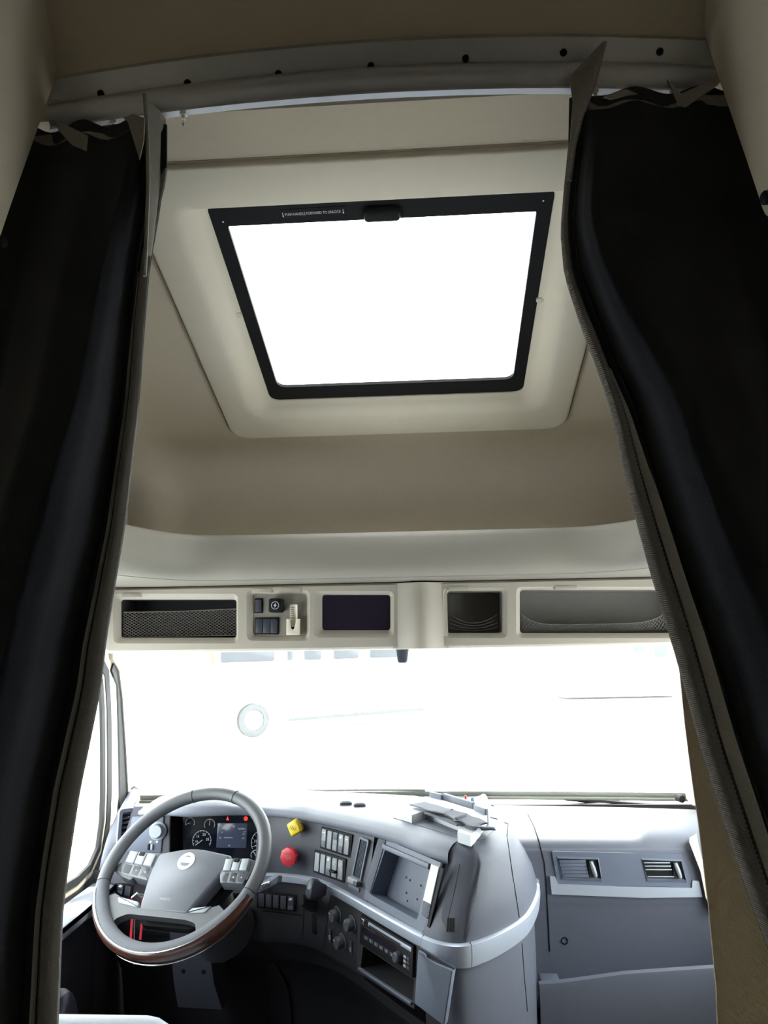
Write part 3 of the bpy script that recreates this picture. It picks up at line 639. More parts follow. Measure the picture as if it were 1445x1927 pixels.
def srange(a, b, k=8): n = max(2, int(round((b-a)*k))+1); return [lerp(a, b, i/(n-1)) for i in range(n)]
dash = thing('dashboard', (XC, 2.3, -1.3), 'grey moulded truck dashboard below the windshield', 'dashboard')
# --- upper skin: hood lip and top for the driver and centre part
def back(q): return V((q.x, 2.70 - .09*((q.x-XC)/.95)**2, -.535))
def toprows(q0):                       # from the crest inner edge to the glass
    b = back(q0); return [V((lerp(q0.x, b.x, t), lerp(q0.y, b.y, t), lerp(q0.z, b.z, t**3) + .004*math.sin(math.pi*t))) for t in (.1, .25, .4, .55, .7, .85, 1.0)]
SH = 8.0
rows = []
for s in srange(-ND+2.1, SH):
    zc = cr_at(CP, s).z; th_ = interp([(-5.2, .018), (-4.2, .022), (-3, .034), (0, .028), (5, .028), (8, .042)], s); R_ = [offs(CP, s, d, zc+dz) for d, dz in ((.024, -th_), (.002, -th_), (-.004, -th_*.82), (-.006, -th_*.55), (-.004, -th_*.25), (.004, -.003), (.016, .004), (.04, .009))]
    rows.append(R_ + toprows(R_[-1]))
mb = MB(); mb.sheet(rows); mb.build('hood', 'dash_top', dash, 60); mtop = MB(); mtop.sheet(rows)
rows = []
for s in srange(SH-.1, 16.99):
    ts = s if s > 9.3 else 7.22+(s-SH)*(9.3-7.22)/(9.3-SH)
    T = offs(TP, ts, .0, -.643); zc = cr_at(CP, s).z; C = offs(CP, s, .0, zc-.03); M = T.lerp(C, .55); bul = .010 if s > 9.5 else 0
    q = offs(TP, s, -bul) - offs(TP, s, 0); M = M + q
    R_ = [offs(TP, ts, .012, -.70), T + V((0, 0, -.01)), T, T.lerp(M, .5) + q*.4, M, C + q*.3, offs(CP, s, .003, zc-.015), offs(CP, s, .012, zc-.003), offs(CP, s, .028, zc+.005), offs(CP, s, .045, zc+.009)]
    rows.append(R_ + toprows(R_[-1]))
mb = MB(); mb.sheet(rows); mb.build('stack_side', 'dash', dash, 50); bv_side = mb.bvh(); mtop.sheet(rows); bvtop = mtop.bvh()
# --- centre control panel
mb = MB(); mb.sheet([[offs(CP, s, .014, cr_at(CP, s).z-.024).lerp(offs(TP, s, .006, -.643), t/6) for t in range(7)] for s in srange(-.4, 4.72)]); mb.build('control_panel', 'panel', dash, 60); bv = mb.bvh()
# --- lower skin
def lowrows(s, top=-.668):
    return [offs(TP, s, .004, top), offs(TP, s, .006, -.72), offs(TP, s, .008, -.78), offs(TP, s, .010, -.825), offs(TP, s, .016, -.838), offs(TP, s, .035, -.848)]
mb = MB()
for a, b in ((-ND, 4.52), (7.0, SH)): mb.sheet([lowrows(s) for s in srange(a, b)])
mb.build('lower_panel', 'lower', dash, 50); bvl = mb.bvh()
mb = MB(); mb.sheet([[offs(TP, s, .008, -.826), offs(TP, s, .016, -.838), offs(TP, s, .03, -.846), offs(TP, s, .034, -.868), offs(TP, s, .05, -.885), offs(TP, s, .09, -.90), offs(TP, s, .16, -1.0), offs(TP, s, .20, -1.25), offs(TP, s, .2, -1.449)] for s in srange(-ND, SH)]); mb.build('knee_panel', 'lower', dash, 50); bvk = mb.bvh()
mb = MB(); mb.sheet([[offs(TP, s, .012, -.68), offs(TP, s, .010, -.80), offs(TP, s, .014, -1.0), offs(TP, s, .02, -1.25), offs(TP, s, .02, -1.449)] for s in srange(SH-.2, 16.99)]); mb.build('stack_base', 'dash', dash, 50); bvb = mb.bvh()
# --- silver trim in three lengths
def trim(a, b, h0, h1, name, proud=.007):
    rows = []
    for s in srange(a, b, 10):
        t = (s-a)/(b-a); h = lerp(h0, h1, t)
        rows.append([offs(TP, s, d, -.645+dz) for d, dz in ((.012, .002), (-proud*.3, .002), (-proud, -.002), (-proud*1.1, -h*.5), (-proud*.8, -h), (-proud*.2, -h-.003), (.012, -h-.003))])
    mb = MB(); mb.loft(rows); return mb.build(name, 'silver', dash, 40)
trim(-.55, 7.15, .016, .022, 'silver_trim'); trim(7.18, 9.75, .040, .046, 'silver_trim_corner', .008); trim(9.80, 15.1, .046, .034, 'silver_trim_side', .007)
q = [offs(TP, s, -.004, -.64) for s in (14.75, 15.1)]; q2 = [offs(TP, s, -.004, -.585) for s in (14.75, 15.1)]
# --- tablet recess insert
def planefr(BL, BR, TR):
    u = (BR-BL); n = u.cross(TR-BR); o = (BL+BR)/2
    if n.dot(o) > 0: n = -n
    return Fr(o, u, (0, 0, 1), n)
FI = planefr(offs(TP, 4.6, .004, -.645), offs(TP, 7.1, .004, -.645), V((.012, 1.828, -.505)))
def fpx(fr, pts, c=0.): return [fr.ab(*p, c) for p in pts]
z3 = lambda u, v: (670+.1453*u, 1540+.1453*v)
ins_out = fpx(FI, [z3(300, 235), z3(1095, 575), z3(930, 1330), z3(850, 1480), z3(95, 1035), z3(150, 800)])
hole = fpx(FI, [z3(380, 385), z3(945, 645), z3(790, 1318), z3(185, 985)])
hole = rpoly(ccw(hole), .008, 3)
tb = None
mb = MB(); mb.plate(FI, ins_out, [hole], .0, .006); mb.build('recess_bezel', 'panel_grey', dash)
mb = MB(); mb.loft([[FI(a, b, .0) for a, b in hole], [FI(a, b, -.045) for a, b in inset(hole, .002)]], True, False, True); mb.build('recess_box', 'panel_grey', dash, 30)
mb = MB(); mb.prism(FI, fpx(FI, [z3(365, 330), z3(962, 588), z3(950, 664), z3(355, 400)]), -.004, .006, .003); mb.build('recess_visor', 'panel_grey', dash)
mb = MB(); mb.prism(FI, fpx(FI, [z3(300, 245), z3(390, 285), z3(185, 975), z3(120, 880)]), -.001, .0025, .001); mb.build('felt_strip', 'strap', dash)
mb = MB(); mb.prism(FI, fpx(FI, [z3(1105, 640), z3(1140, 655), z3(955, 1420), z3(925, 1400)]), -.004, .0018); mb.build('end_gap', 'black', dash)
mb = MB(); mb.prism(FI, fpx(FI, [z3(880, 1080), z3(980, 1120), z3(955, 1280), z3(925, 1300), z3(860, 1245)]), -.002, .0035, .001); mb.build('felt_pad', 'strap', dash)
for u, v in ((650, 765), (697, 800), (837, 870), (650, 965), (790, 1048), (665, 1070)):
    a, b = FI.ab(*z3(u, v), -.0445); mb = MB(); mb.lathe(FI.moved(a, b, -.0445), [(.0025, -.001), (.0025, .0006), (.0001, .0006)], 10); mb.build('screw_hole', 'black', dash)
mb = MB(); mb.prism(FI, fpx(FI, [z3(980, 595), z3(1080, 632), z3(975, 1112), z3(875, 1060)]), -.0004, .0022, .0008)
tag(mb.build('paper_tag', 'white', None), 'blank white paper tag stuck on the edge of the tablet recess', 'tag')
# slot in the end face
mb = MB(); fr = hit(bv_side, *z3(1220, 1000)); P = fpx(fr, [z3(1290, 580), z3(1345, 585), z3(1270, 960), z3(1195, 1275), z3(1190, 1440), z3(1165, 1450), z3(1160, 1395), z3(1105, 1320), z3(1130, 1120), z3(1210, 780)])
mb.prism(fr, rpoly(P, .004, 2), -.01, .0012); mb.build('felt_slot', 'strap', dash)
for k in range(3):
    mb = MB(); P = fpx(fr, [z3(1185+32*k, 1290), z3(1205+32*k, 1292), z3(1192+32*k, 1475), z3(1172+32*k, 1470)]); mb.prism(fr, P, -.01, .0016); mb.build('vent_slit', 'black', dash)
# --- air vent on the centre panel
z0 = lambda u, v: c2(u, v)
fr, wq, hq = quad(c2(655, 322), c2(722, 342), c2(650, 565), c2(592, 535), bv)
vt = thing('centre_vent', fr.o, '', None); 
del vt['label']; vt.parent = dash; vt.location = fr.o - ORG[dash.name]
mb = MB(); mb.plate(fr, rr(wq*1.30, hq*1.14, .004), [rr(wq, hq, .002)], .006, .01); mb.build('vent_frame', 'panel_grey', vt)
mb = MB(); mb.rbox(fr, wq*1.1, hq*1.05, -.02, -.012, .002, .001); mb.build('vent_back', 'black', vt)
for k in range(5):
    mb = MB(); mb.rbox(fr, .0018, hq, -.012, .003, .0006, .0004, (k-2)*wq/5.5, 0); mb.build('slat', 'panel_grey', vt)
fr2, w2, h2 = quad(c2(590, 545), c2(650, 572), c2(642, 605), c2(582, 575), bv)
mb = MB(); mb.rbox(fr2, w2, h2*1.1, 0, .016, .004, .003); mb.build('thumb_slider', 'button_grey', vt)
mb = MB(); mb.rbox(fr2.moved(w2*.36, -.002), w2*.34, h2*.9, 0, .018, .002, .001); mb.build('slider_grip', 'panel', vt)
fr2, w2, h2 = quad(c2(572, 590), c2(638, 618), c2(632, 640), c2(565, 605), bv)
mb = MB(); mb.rbox(fr2, w2, h2, -.002, .004, .003, .002); mb.build('slider_shelf', 'panel_grey', vt)
# --- rocker banks
def bank(tl, tr, br, bl, n, name, bvh, marks, mt='button_grey'):
    fr, wq, hq = quad(tl, tr, br, bl, bvh)
    mb = MB(); mb.rbox(fr, wq, hq, -.006, .003, .002, .001); b = mb.build(name, 'black', dash)
    for k in range(n):
        f2 = fr.moved((k-(n-1)/2)*wq*.93/n, 0); mb = MB(); mb.rbox(f2, wq*.72/n, hq*.80, 0, .0065, .0015, .0012); mb.build('rocker', mt, b)
        m_ = marks[k] if k < len(marks) else None
        if m_:
            mb = MB(); zt_ = hq*.25; r = wq*.24/n
            if m_ == 'h':
                for sx in (-1, 1): mb.prism(f2, [(sx*r-.0008, zt_-r*1.3), (sx*r+.0008, zt_-r*1.3), (sx*r+.0008, zt_+r*1.3), (sx*r-.0008, zt_+r*1.3)], .006, .0072)
                mb.prism(f2, [(-r, zt_-.001), (r, zt_-.001), (r, zt_+.001), (-r, zt_+.001)], .006, .0072)
            elif m_ == 'o':
                mb.tube([f2(r*math.cos(a*math.pi/8), zt_+r*math.sin(a*math.pi/8), .0068) for a in range(16)], .0008, 4, True); mb.prism(f2, rr(r*.8, r*.5, .001, 2, 0, zt_), .006, .0072)
            elif m_ == 't': mb.text('TCS', wq*.30/n, f2.moved(0, -hq*.24), .0070)
            elif m_ == 'v':
                mb.prism(f2, [(-r, zt_-r*.3), (r*.4, zt_-r*.3), (r, zt_+r*.6), (-r*.2, zt_+r*.9), (-r*.9, zt_+r*.2)], .006, .0072)
            mb.build('marking', 'print', b)
        if m_ in ('h', 'v', 't'):
            mb = MB(); mb.rbox(f2, wq*.66/n, hq*.26, .006, .0075, .001, .0005, 0, -hq*.24 if m_ != 't' else hq*.22); mb.build('rocker_pad', 'panel_grey', b)
    return fr, wq, hq, b
zk = lambda u, v: (530+.1038*u, 1520+.1038*v)
bank(zk(775, 350), zk(1330, 510), zk(1225, 890), zk(668, 705), 5, 'switch_bank', bv, ['h', None, 't', 'v', 'o'])
fr, wq, hq, b2 = bank(zk(645, 770), zk(1215, 950), zk(1120, 1345), zk(548, 1145), 5, 'switch_bank', bv, [None, None, 'v', 'o', 'o'])
mb = MB(); f2 = fr.moved(wq*.2, -hq*.14); mb.rbox(f2, wq*.17, hq*.10, .006, .016, .002, .001); mb.build('guard_clip', 'black', b2)
bank((485, 1678), (559, 1684), (556, 1716), (482, 1706), 5, 'lower_switch_bank', bvl, [None]*4 + ['v'], 'panel')
bank((221, 1660), (252, 1666), (248, 1689), (219, 1682), 2, 'lower_switch_bank', bvl, ['v', None], 'panel')
# --- air brake knobs
def knob(px, py, poly, name, label, mt, textmat):
    fr = hit(bv, px, py); r = thing(name, fr.o, label, 'knob')
    mb = MB(); mb.lathe(fr, [(.012, -.004), (.012, .004), (.008, .006), (.008, .020), (.011, .024), (.0001, .024)], 16); mb.build('stem', mt if mt == 'yellow' else 'black', r)
    f2 = fr.moved(-.002, .003, .022, -.25); mb = MB(); mb.prism(f2, poly, -.002, .010, .005); mb.build('head', mt, r)
    mb = MB()
    for k in range(4):
        a = (k-1.5)*.0055; mb.prism(f2.moved(a, 0, 0, -.35), rr(.0016, .016-abs(a)*.6, .0005, 1), .0095, .0104)
    mb.build('lettering', textmat, r)
knob(565, 1557, rpoly([(-.026, 0), (0, -.026), (.026, 0), (0, .026)], .006, 3), 'trailer_air_knob', 'yellow diamond shaped pull knob on the dashboard', 'yellow', 'wood')
knob(553, 1611, [(.0265*math.cos(math.radians(22.5+45*k)), .0265*math.sin(math.radians(22.5+45*k))) for k in range(8)], 'parking_brake_knob', 'red octagonal pull knob on the dashboard', 'red', 'print_dim')
# --- lower centre insert with radio and slot
FI2 = planefr(offs(TP, 4.5, .006, -.67), offs(TP, 7.15, .006, -.67), offs(TP, 7.15, .010, -.60)); 
lo = fpx(FI2, [c2(625, 735), c2(1000, 945), c2(960, 1345), c2(615, 1115)])
slot = rpoly(ccw(fpx(FI2, [c2(652, 966), c2(962, 1170), c2(950, 1305), c2(637, 1098)])), .003, 2)
fr_, wr_, hr_ = quad(c2(655, 772), c2(978, 968), c2(962, 1150), c2(642, 945), pl=(FI2.o, FI2.n))
cut = [((p-FI2.o).dot(FI2.u), (p-FI2.o).dot(FI2.v)) for p in (fr_(a, b) for a, b in rr(wr_+.0006, hr_+.0006, .003, 3))]
mb = MB(); mb.plate(FI2, lo, [cut, slot], 0, .006); mb.build('radio_panel', 'lower', dash)
mb = MB(); mb.loft([[FI2(a, b, .0) for a, b in slot], [FI2(a, b, -.10) for a, b in inset(slot, .0008)]], True, False, True); mb.build('storage_slot', 'dark_liner', dash, 30)
mb = MB(); P = fpx(FI2, [c2(633, 1092), c2(952, 1300), c2(950, 1318), c2(633, 1106)]); mb.prism(FI2, P, -.002, .006, .002); mb.build('slot_edge', 'panel_grey', dash)
fr, wq, hq = quad(c2(655, 772), c2(978, 968), c2(962, 1150), c2(642, 945), pl=(FI2.o, FI2.n))
rad = thing('car_radio', fr(0, -hq/2), 'black car radio with silver disc slot strip set into the lower dash', 'radio')
mb = MB(); mb.rbox(fr, wq, hq, -.03, .008, .003, .002); mb.build('radio_body', 'black', rad)
mb = MB(); mb.rbox(fr.moved(wq*.08, hq*.36), wq*.80, hq*.14, .006, .010, .002, .001); ds = mb.build('disc_slot_strip', 'silver', rad)
mb = MB(); mb.rbox(fr.moved(wq*.0, hq*.33), wq*.60, hq*.05, .009, .0104, .0005, .0003); mb.build('disc_slot', 'black', rad)
mb = MB(); mb.rbox(fr.moved(-wq*.43, hq*.34), wq*.06, hq*.16, .006, .011, .001, .0008); mb.build('eject_button', 'chrome', rad)
mb = MB(); mb.rbox(fr.moved(-wq*.12, hq*.08), wq*.66, hq*.20, .006, .0088, .002, .0006); mb.build('radio_display', 'smoked', rad)
mb = MB(); mb.rbox(fr.moved(-wq*.12, hq*.20), wq*.70, .0015, .006, .0095, .0005, .0003); mb.build('display_edge', 'wood', rad)
for k in range(6):
    f2 = fr.moved(wq*(-.36+.10*k), -hq*.17); mb = MB(); mb.rbox(f2, wq*.075, hq*.12, .006, .0095, .001, .0008); bt = mb.build('preset_button', 'panel', rad)
    mb = MB(); mb.text(str(k+1), .007, f2, .0099); mb.build('marking', 'print', bt)
mb = MB(); mb.lathe(fr.moved(wq*.27, -hq*.10), [(.0125, .006), (.0125, .012), (.0115, .020), (.009, .022), (.0001, .022)], 20); mb.build('volume_knob', 'panel', rad)
for j in range(3):
    for i in range(2):
        f2 = fr.moved(wq*(.37+.055*i), -hq*(-.02+.14*j)); mb = MB(); mb.rbox(f2, wq*.045, hq*.09, .006, .0095, .001, .0008); mb.build('side_button', 'button_grey' if i == 0 else 'panel', rad)
# --- climate controls
zh = lambda u, v: (560+.1107*u, 1640+.1107*v)
for i, (u, v) in enumerate(((640, 715), (890, 875), (722, 1175))):
    fr = hit(bvl, *zh(u+45, v+15)); kn = None
    mb = MB(); mb.lathe(fr, [(.021, -.003), (.021, .002), (.018, .003), (.0001, .003)], 24); ba = mb.build('dial_base', 'panel', dash)
    mb = MB(); mb.lathe(fr, [(.0155, .001), (.0150, .018), (.0135, .021), (.0001, .021)], 24); mb.build('dial_cap', 'button', ba)
    mb = MB(); an = (2.6, 1.7, 2.6)[i]; f2 = fr.moved(.010*math.cos(an), .010*math.sin(an), .021, an-math.pi/2); mb.rbox(f2, .002, .006, -.001, .0006, .0005, .0002); mb.build('pointer', 'print', ba)
    mb = MB(); mb.tube([fr(.0195*math.cos(math.radians(a)), .0195*math.sin(math.radians(a)), .003) for a in range(-40, 140, 15)], .0006, 4); mb.build('scale_mark', 'print_dim', ba)
for (u, v) in ((565, 1085), (918, 1290)):
    fr = hit(bvl, *zh(u, v)); mb = MB(); mb.rbox(fr, .013, .032, -.003, .004, .002, .0015); rk = mb.build('climate_switch', 'panel', dash)
    mb = MB(); mb.tube([fr(.003*math.cos(a*math.pi/6), -.004+.005*math.sin(a*math.pi/6), .0042) for a in range(12)], .0006, 4, True); mb.build('marking', 'print', rk)
# --- gear selector lever on the lower panel
fr = hit(bvl, *zh(285, 930)); mb = MB(); mb.rbox(fr, .018, .050, -.006, .0012, .006, .0005, 0, .004); mb.build('lever_slot', 'black', dash)
fr = hit(bvl, *zh(255, 500)); gs = thing('gear_lever', fr.o, 'black gear selector lever with round button on the lower dash', 'lever')
mb = MB(); mb.loft([[fr(a*k, b*k + sh, c) for a, b in rr(.036, .060, .014)] for k, sh, c in ((1, 0, -.004), (.9, .002, .012), (.7, .010, .030), (.5, .018, .045))]); mb.build('boot', 'rubber', gs)
fh = Fr(at(*zh(245, 300), y=fr.o.y-.108), fr.u, (0, .35, .94)); 
mb = MB(); mb.loft([[fh(a*k, b*k-.0, c) for a, b in rr(.027, .052, .013)] for k, c in ((.55, -.050), (.8, -.022), (1, -.012), (1, .002), (.9, .009), (.7, .012))]); mb.build('grip', 'panel', gs)
mb = MB(); mb.lathe(Fr(fh(0, .006, .011), fh.u, fh.v, fh.n), [(.0085, -.002), (.0085, .002), (.0070, .003), (.0068, .0015), (.0001, .0015)], 18); mb.build('button', 'button_grey', gs)
mb = MB(); mb.tube([fr(0, .012, .030), fh(0, -.012, -.040)], .008, 8); mb.build('shaft', 'black', gs)
# seams on the lower panel
def seam(name, pts, bvh, r=.0012, mt='black', parent=dash):
    mb = MB(); P = []
    for k in range(len(pts)-1):
        for j in range(6):
            t = j/6; P.append(hit(bvh, lerp(pts[k][0], pts[k+1][0], t), lerp(pts[k][1], pts[k+1][1], t)).o)
    P.append(hit(bvh, *pts[-1]).o); mb.tube(P, r, 5); return mb.build(name, mt, parent)
seam('panel_seam', [c2(300, 640), c2(285, 930)], bvl); seam('panel_seam', [c2(458, 660), c2(415, 970)], bvl); seam('panel_seam', [c2(0, 745), c2(285, 778)], bvl)
# open flap hanging below the corner
nfl = V((-.42, -.90, -.05)).normalized()
fr, wq, hq = quad((786, 1790), (853, 1828), (838, 1932), (780, 1889), pl=(at(815, 1855, y=1.745), nfl))
P = fpx(fr, [(786, 1789), (800, 1797), (801, 1803), (818, 1813), (852, 1827), (836, 1932), (779, 1889)])
fl = thing('hinged_flap', fr(0, -hq/2), 'blue grey plastic flap hanging open beside the radio', 'flap')
mb = MB(); mb.prism(fr, rpoly(P, .003, 2), -.016, .0, .003); mb.build('flap_panel', 'panel_light', fl)
mb = MB(); mb.tube([fr(*fr.ab(786, 1789), -.010), fr(*fr.ab(852, 1827), -.010)], .004, 8); mb.build('hinge_rod', 'panel', fl)
mb = MB(); mb.tube([fr(*fr.ab(800, 1800), -.012), fr(*fr.ab(800, 1803), -.012) + V((-.01, .06, -.045))], .004, 6); mb.tube([fr(*fr.ab(838, 1822), -.012), fr(*fr.ab(838, 1822), -.012) + V((-.005, .05, -.045))], .004, 6); mb.build('hinge_arm', 'panel', fl)
# seams of the rounded side and the corner gap in the trim
seam('side_seam', [c3(262, 190), c3(252, 300), c3(275, 460), c3(308, 670)], bv_side, .0015)
seam('side_seam', [c3(320, 790), c3(330, 930), c3(345, 1100)], bvb, .0015)
# --- passenger part
PY = 2.222
prof = [(2.665, -.552), (2.55, -.540), (2.42, -.532), (2.32, -.532), (2.27, -.538), (2.24, -.550), (2.226, -.568), (PY, -.585), (PY, -.69), (2.226, -.72), (2.236, -.80), (2.246, -.90), (2.25, -1.0)]
prof = [(q.x, q.y) for q in resample([V((a, b, 0)) for a, b in prof], 50)]
rows = []
for i in range(14):
    x = lerp(.20, XR-.01, i/13); bow = .09*((x-XC)/.95)**2
    rows.append([V((x, y-(bow if y > 2.6 else bow*max(0, (y-2.3)/.3)), z + .0*x)) for y, z in prof])
mb = MB(); mb.sheet(rows); mb.build('passenger_panel', 'dash', dash, 50); bvp = mb.bvh()
FP = Fr((.48, PY, -.62), (1, 0, 0), (0, 0, 1), (0, -1, 0))
z6 = lambda u, v: (1020+.2215*u, 1580+.2215*v)
seam('side_seam', [(993, 1532), (1005, 1556), (1015, 1586), (1024, 1625), (1027, 1660), (1031, 1730), (1034, 1790)], bvp, .002)
v1h = fpx(FP, [z6(130, 155), z6(470, 165), z6(500, 330), z6(165, 318)]); v2h = fpx(FP, [z6(845, 168), z6(1175, 180), z6(1215, 340), z6(890, 332)])
po = fpx(FP, [z6(80, 95), z6(1185, 120), z6(1282, 400), z6(130, 375)])
mb = MB(); mb.plate(FP, rpoly(po, .006, 3), [v1h, v2h], .005, .006); mb.build('vent_panel', 'panel_grey', dash)
for hp, closed, vx in ((v1h, True, 385), (v2h, False, 1092)):
    fr = Fr(FP(sum(a for a, b in hp)/4, sum(b for a, b in hp)/4, 0), FP.u, FP.v, FP.n); H = ccw([(a-(fr.o-FP.o).dot(FP.u), b-(fr.o-FP.o).dot(FP.v)) for a, b in hp])
    wv = max(a for a, b in H)-min(a for a, b in H); hh = .040
    vent = thing('passenger_vent', fr.o, '', None); del vent['label']; vent.parent = dash; vent.location = fr.o - ORG[dash.name]
    mb = MB(); mb.loft([[fr(a, b, .006) for a, b in inset(H, -.006)], [fr(a, b, .0075) for a, b in inset(H, -.001)], [fr(a, b, .002) for a, b in inset(H, .001)], [fr(a, b, .0015) for a, b in inset(H, .002)]], True, False, False); mb.build('vent_rim', 'panel_grey', vent)
    mb = MB(); mb.prism(fr, H, -.0, .0012); mb.build('vent_back', 'black', vent)
    ys_ = [b for a, b in H]; y0, y1 = min(ys_)+.005, max(ys_)-.005; n = 5
    for k in range(n):
        yy = lerp(y0+.003, y1-.003, k/(n-1)); xl = interp(sorted([(b, a) for a, b in H if a < 0]), yy); xr = xl + wv*.66
        ins = Fr(fr((xl+xr)/2, yy, .004), FP.u, FP.v, FP.n); tilt = 0 if closed else .9
        f2 = Fr(ins.o, ins.u, ins.v*math.cos(tilt)+ins.n*math.sin(tilt))
        if (not closed) and k == 1: continue
        mb = MB(); mb.rbox(f2, xr-xl-.004, (y1-y0)/n*(.98 if closed else .75), -.001, .0012, .001, .0006); mb.build('slat', 'panel_grey' if closed else 'button_grey', vent)
    x_ = wv*.28; f2 = Fr(fr(x_, -.001, .002), (1, 0, 0), (-.25, 0, 1), FP.n)
    mb = MB(); mb.rbox(f2, .014, y1-y0, -.001, .003, .002, .001); mb.build('slider_track', 'panel', vent)
    mb = MB(); mb.tube([fr(x_+.004-.25*b*-1*0 + (-b)*.30, b, .008+.004*math.cos(b*60)) for b in (y1-.002, y1*.5, 0, y0*.5, y0+.002)], [.004, .0055, .006, .0055, .004], 8); mb.build('thumb_slider', 'button_grey', vent)
po2 = fpx(FP, [z6(62, 308), z6(108, 308), z6(135, 372), z6(700, 392), z6(1262, 402), z6(1268, 340), z6(1322, 345), z6(1352, 478), z6(850, 485), z6(78, 455)])
mb = MB(); mb.plate(FP, po2, [], .010, .014); mb.build('silver_trim_passenger', 'silver', dash)
fr = hit(bvp, *c3(515, 778)); mb = MB(); mb.lathe(fr, [(.010, -.001), (.010, .001), (.007, .0015), (.0065, -.003), (.0001, -.003)], 14); mb.build('screw_hole', 'black', dash)
mb = MB(); mb.sheet([[V((x, y-.09*((x-XC)/.95)**2, z)) for x in [lerp(.19, XR-.01, i/12) for i in range(13)]] for y, z in ((2.60, -.556), (2.66, -.553), (2.72, -.556), (2.765, -.565))], .01, (0, 0, -1)); mb.build('defroster_strip', 'seal_grey', dash)
# dash end piece by the right door, lower passenger pocket
mb = MB(); P = [at(*p, y=2.20) for p in ((1297, 1585), (1310, 1580), (1332, 1660), (1345, 1720), (1328, 1690), (1318, 1640))]
mb.add(P + [p+V((.02, .06, 0)) for p in P], [list(range(6)), [11, 10, 9, 8, 7, 6]] + [[i, (i+1) % 6, (i+1) % 6+6, i+6] for i in range(6)]); mb.build('end_trim', 'beige', dash)
LY = 2.12
rows = []
for i in range(16):
    t = i/15; x = lerp(.245, XR-.01, t); zt_ = interp([(.245, -.862), (.30, -.858), (.46, -.836), (.68, -.820), (.86, -.812)], x)
    rows.append([V((x, y, z)) for y, z in ((2.245, zt_-.07), (LY+.03, zt_-.07), (LY+.022, zt_-.004), (LY+.012, zt_+.001), (LY+.002, zt_-.003), (LY, zt_-.015), (LY+.004, zt_-.12), (LY+.03, zt_-.35), (LY+.06, -1.449))])
mb = MB(); mb.sheet(rows); mb.build('lower_pocket', 'dash', dash, 40)
mb = MB(); q = at(1030, 1838, y=LY+.06); mb.box((q.x-.02, q.y-.02, q.z-.03), (q.x+.03, q.y+.03, q.z-.002), .004); mb.build('pocket_hinge', 'panel_grey', dash)
for x0, x1 in ((XL, XL+.055), (XR-.055, XR)):
    mb = MB(); mb.box((x0, 2.26, FLOOR), (x1, 2.76, -.76), .004); mb.build('kick_panel', 'lower', dash)
# ================================================================ INSTRUMENT CLUSTER
FD = Fr((-.64, 2.345, -.58), (1, 0, 0), (0, .12, 1))
ch = rpoly(ccw(fpx(FD, [(322, 1530), (527, 1528), (512, 1642), (320, 1642)])), .012, 3)
mb = MB(); mb.plate(FD, fpx(FD, [(252, 1518), (548, 1515), (548, 1662), (205, 1662)]), [ch], 0, .006); mb.build('driver_panel', 'panel', dash); bvd = mb.bvh()
clu = thing('instrument_cluster', FD(0, -.08, -.05), 'dark instrument cluster with gauges and lit warning lamps behind the steering wheel', 'gauge cluster')
mb = MB(); mb.loft([[FD(a, b, .004) for a, b in inset(ch, -.004)], [FD(a, b, .006) for a, b in ch], [FD(a, b, -.055) for a, b in inset(ch, .006)]], True, False, False); mb.build('cluster_hood', 'black', clu)
mb = MB(); mb.prism(FD, inset(ch, .002), -.066, -.054); mb.build('cluster_face', 'screen', clu)
FS = Fr(FD(0, 0, -.053), FD.u, FD.v, FD.n)
zc_ = lambda u, v: (330+.1384*u, 1500+.1384*v)
def gauge(u, v, r, labels, needle, name='gauge'):
    a, b = FS.ab(*zc_(u, v)); f = FS.moved(a, b); mb = MB()
    mb.tube([f(r*math.cos(math.radians(t)), r*math.sin(math.radians(t)), .0005) for t in range(-30, 211, 12)], .0007, 4)
    for t in range(-20, 201, 20): mb.tube([f(r*.86*math.cos(math.radians(t)), r*.86*math.sin(math.radians(t)), .0005), f(r*math.cos(math.radians(t)), r*math.sin(math.radians(t)), .0005)], .0006, 4)
    for tx, ang in labels: mb.text(tx, r*.36, f.moved(r*.62*math.cos(math.radians(ang)), r*.62*math.sin(math.radians(ang))), .0006)
    g_ = mb.build(name, 'print', clu); ang = math.radians(needle)
    mb = MB(); mb.tube([f(-r*.1*math.cos(ang), -r*.1*math.sin(ang), .002), f(r*.8*math.cos(ang), r*.8*math.sin(ang), .002)], .0009, 5); mb.build('needle', 'white', g_)
gauge(465, 375, .016, [], 85); gauge(360, 590, .028, [('15', 140), ('20', 70), ('10', 190), ('25', 10)], 215)
gauge(1190, 620, .035, [('10', 170), ('15', 120), ('20', 60)], 200); gauge(1360, 370, .016, [], 230); gauge(1090, 790, .014, [], 120); gauge(200, 350, .014, [], 200); gauge(1330, 640, .026, [('10', 0), ('15', 300)], 240)
fr, wq, hq = quad(zc_(590, 350), zc_(990, 360), zc_(950, 690), zc_(545, 690), pl=(FS.o, FS.n)); mb = MB(); mb.rbox(fr, wq, hq, -.0005, .0008, .002, .0003); lcd = mb.build('display', 'lcd', clu)
mb = MB()
for tx, u, v, sz in (('0', 795, 400, .011), ('533088.3', 905, 432, .0062), ('6.9', 940, 470, .006), ('6.9', 930, 503, .006), ('162', 920, 560, .006), ('N', 733, 660, .007), ('12', 620, 390, .005), ('26', 645, 430, .005), ('13', 630, 480, .006), ('53', 610, 555, .006)):
    a, b = FS.ab(*zc_(u, v)); mb.text(tx, sz, FS.moved(a, b), .0012)
a, b = FS.ab(*zc_(720, 552)); mb.rbox(FS.moved(a, b), .026, .0012, .0005, .0012, .0004, .0002); mb.build('readout', 'print', lcd)
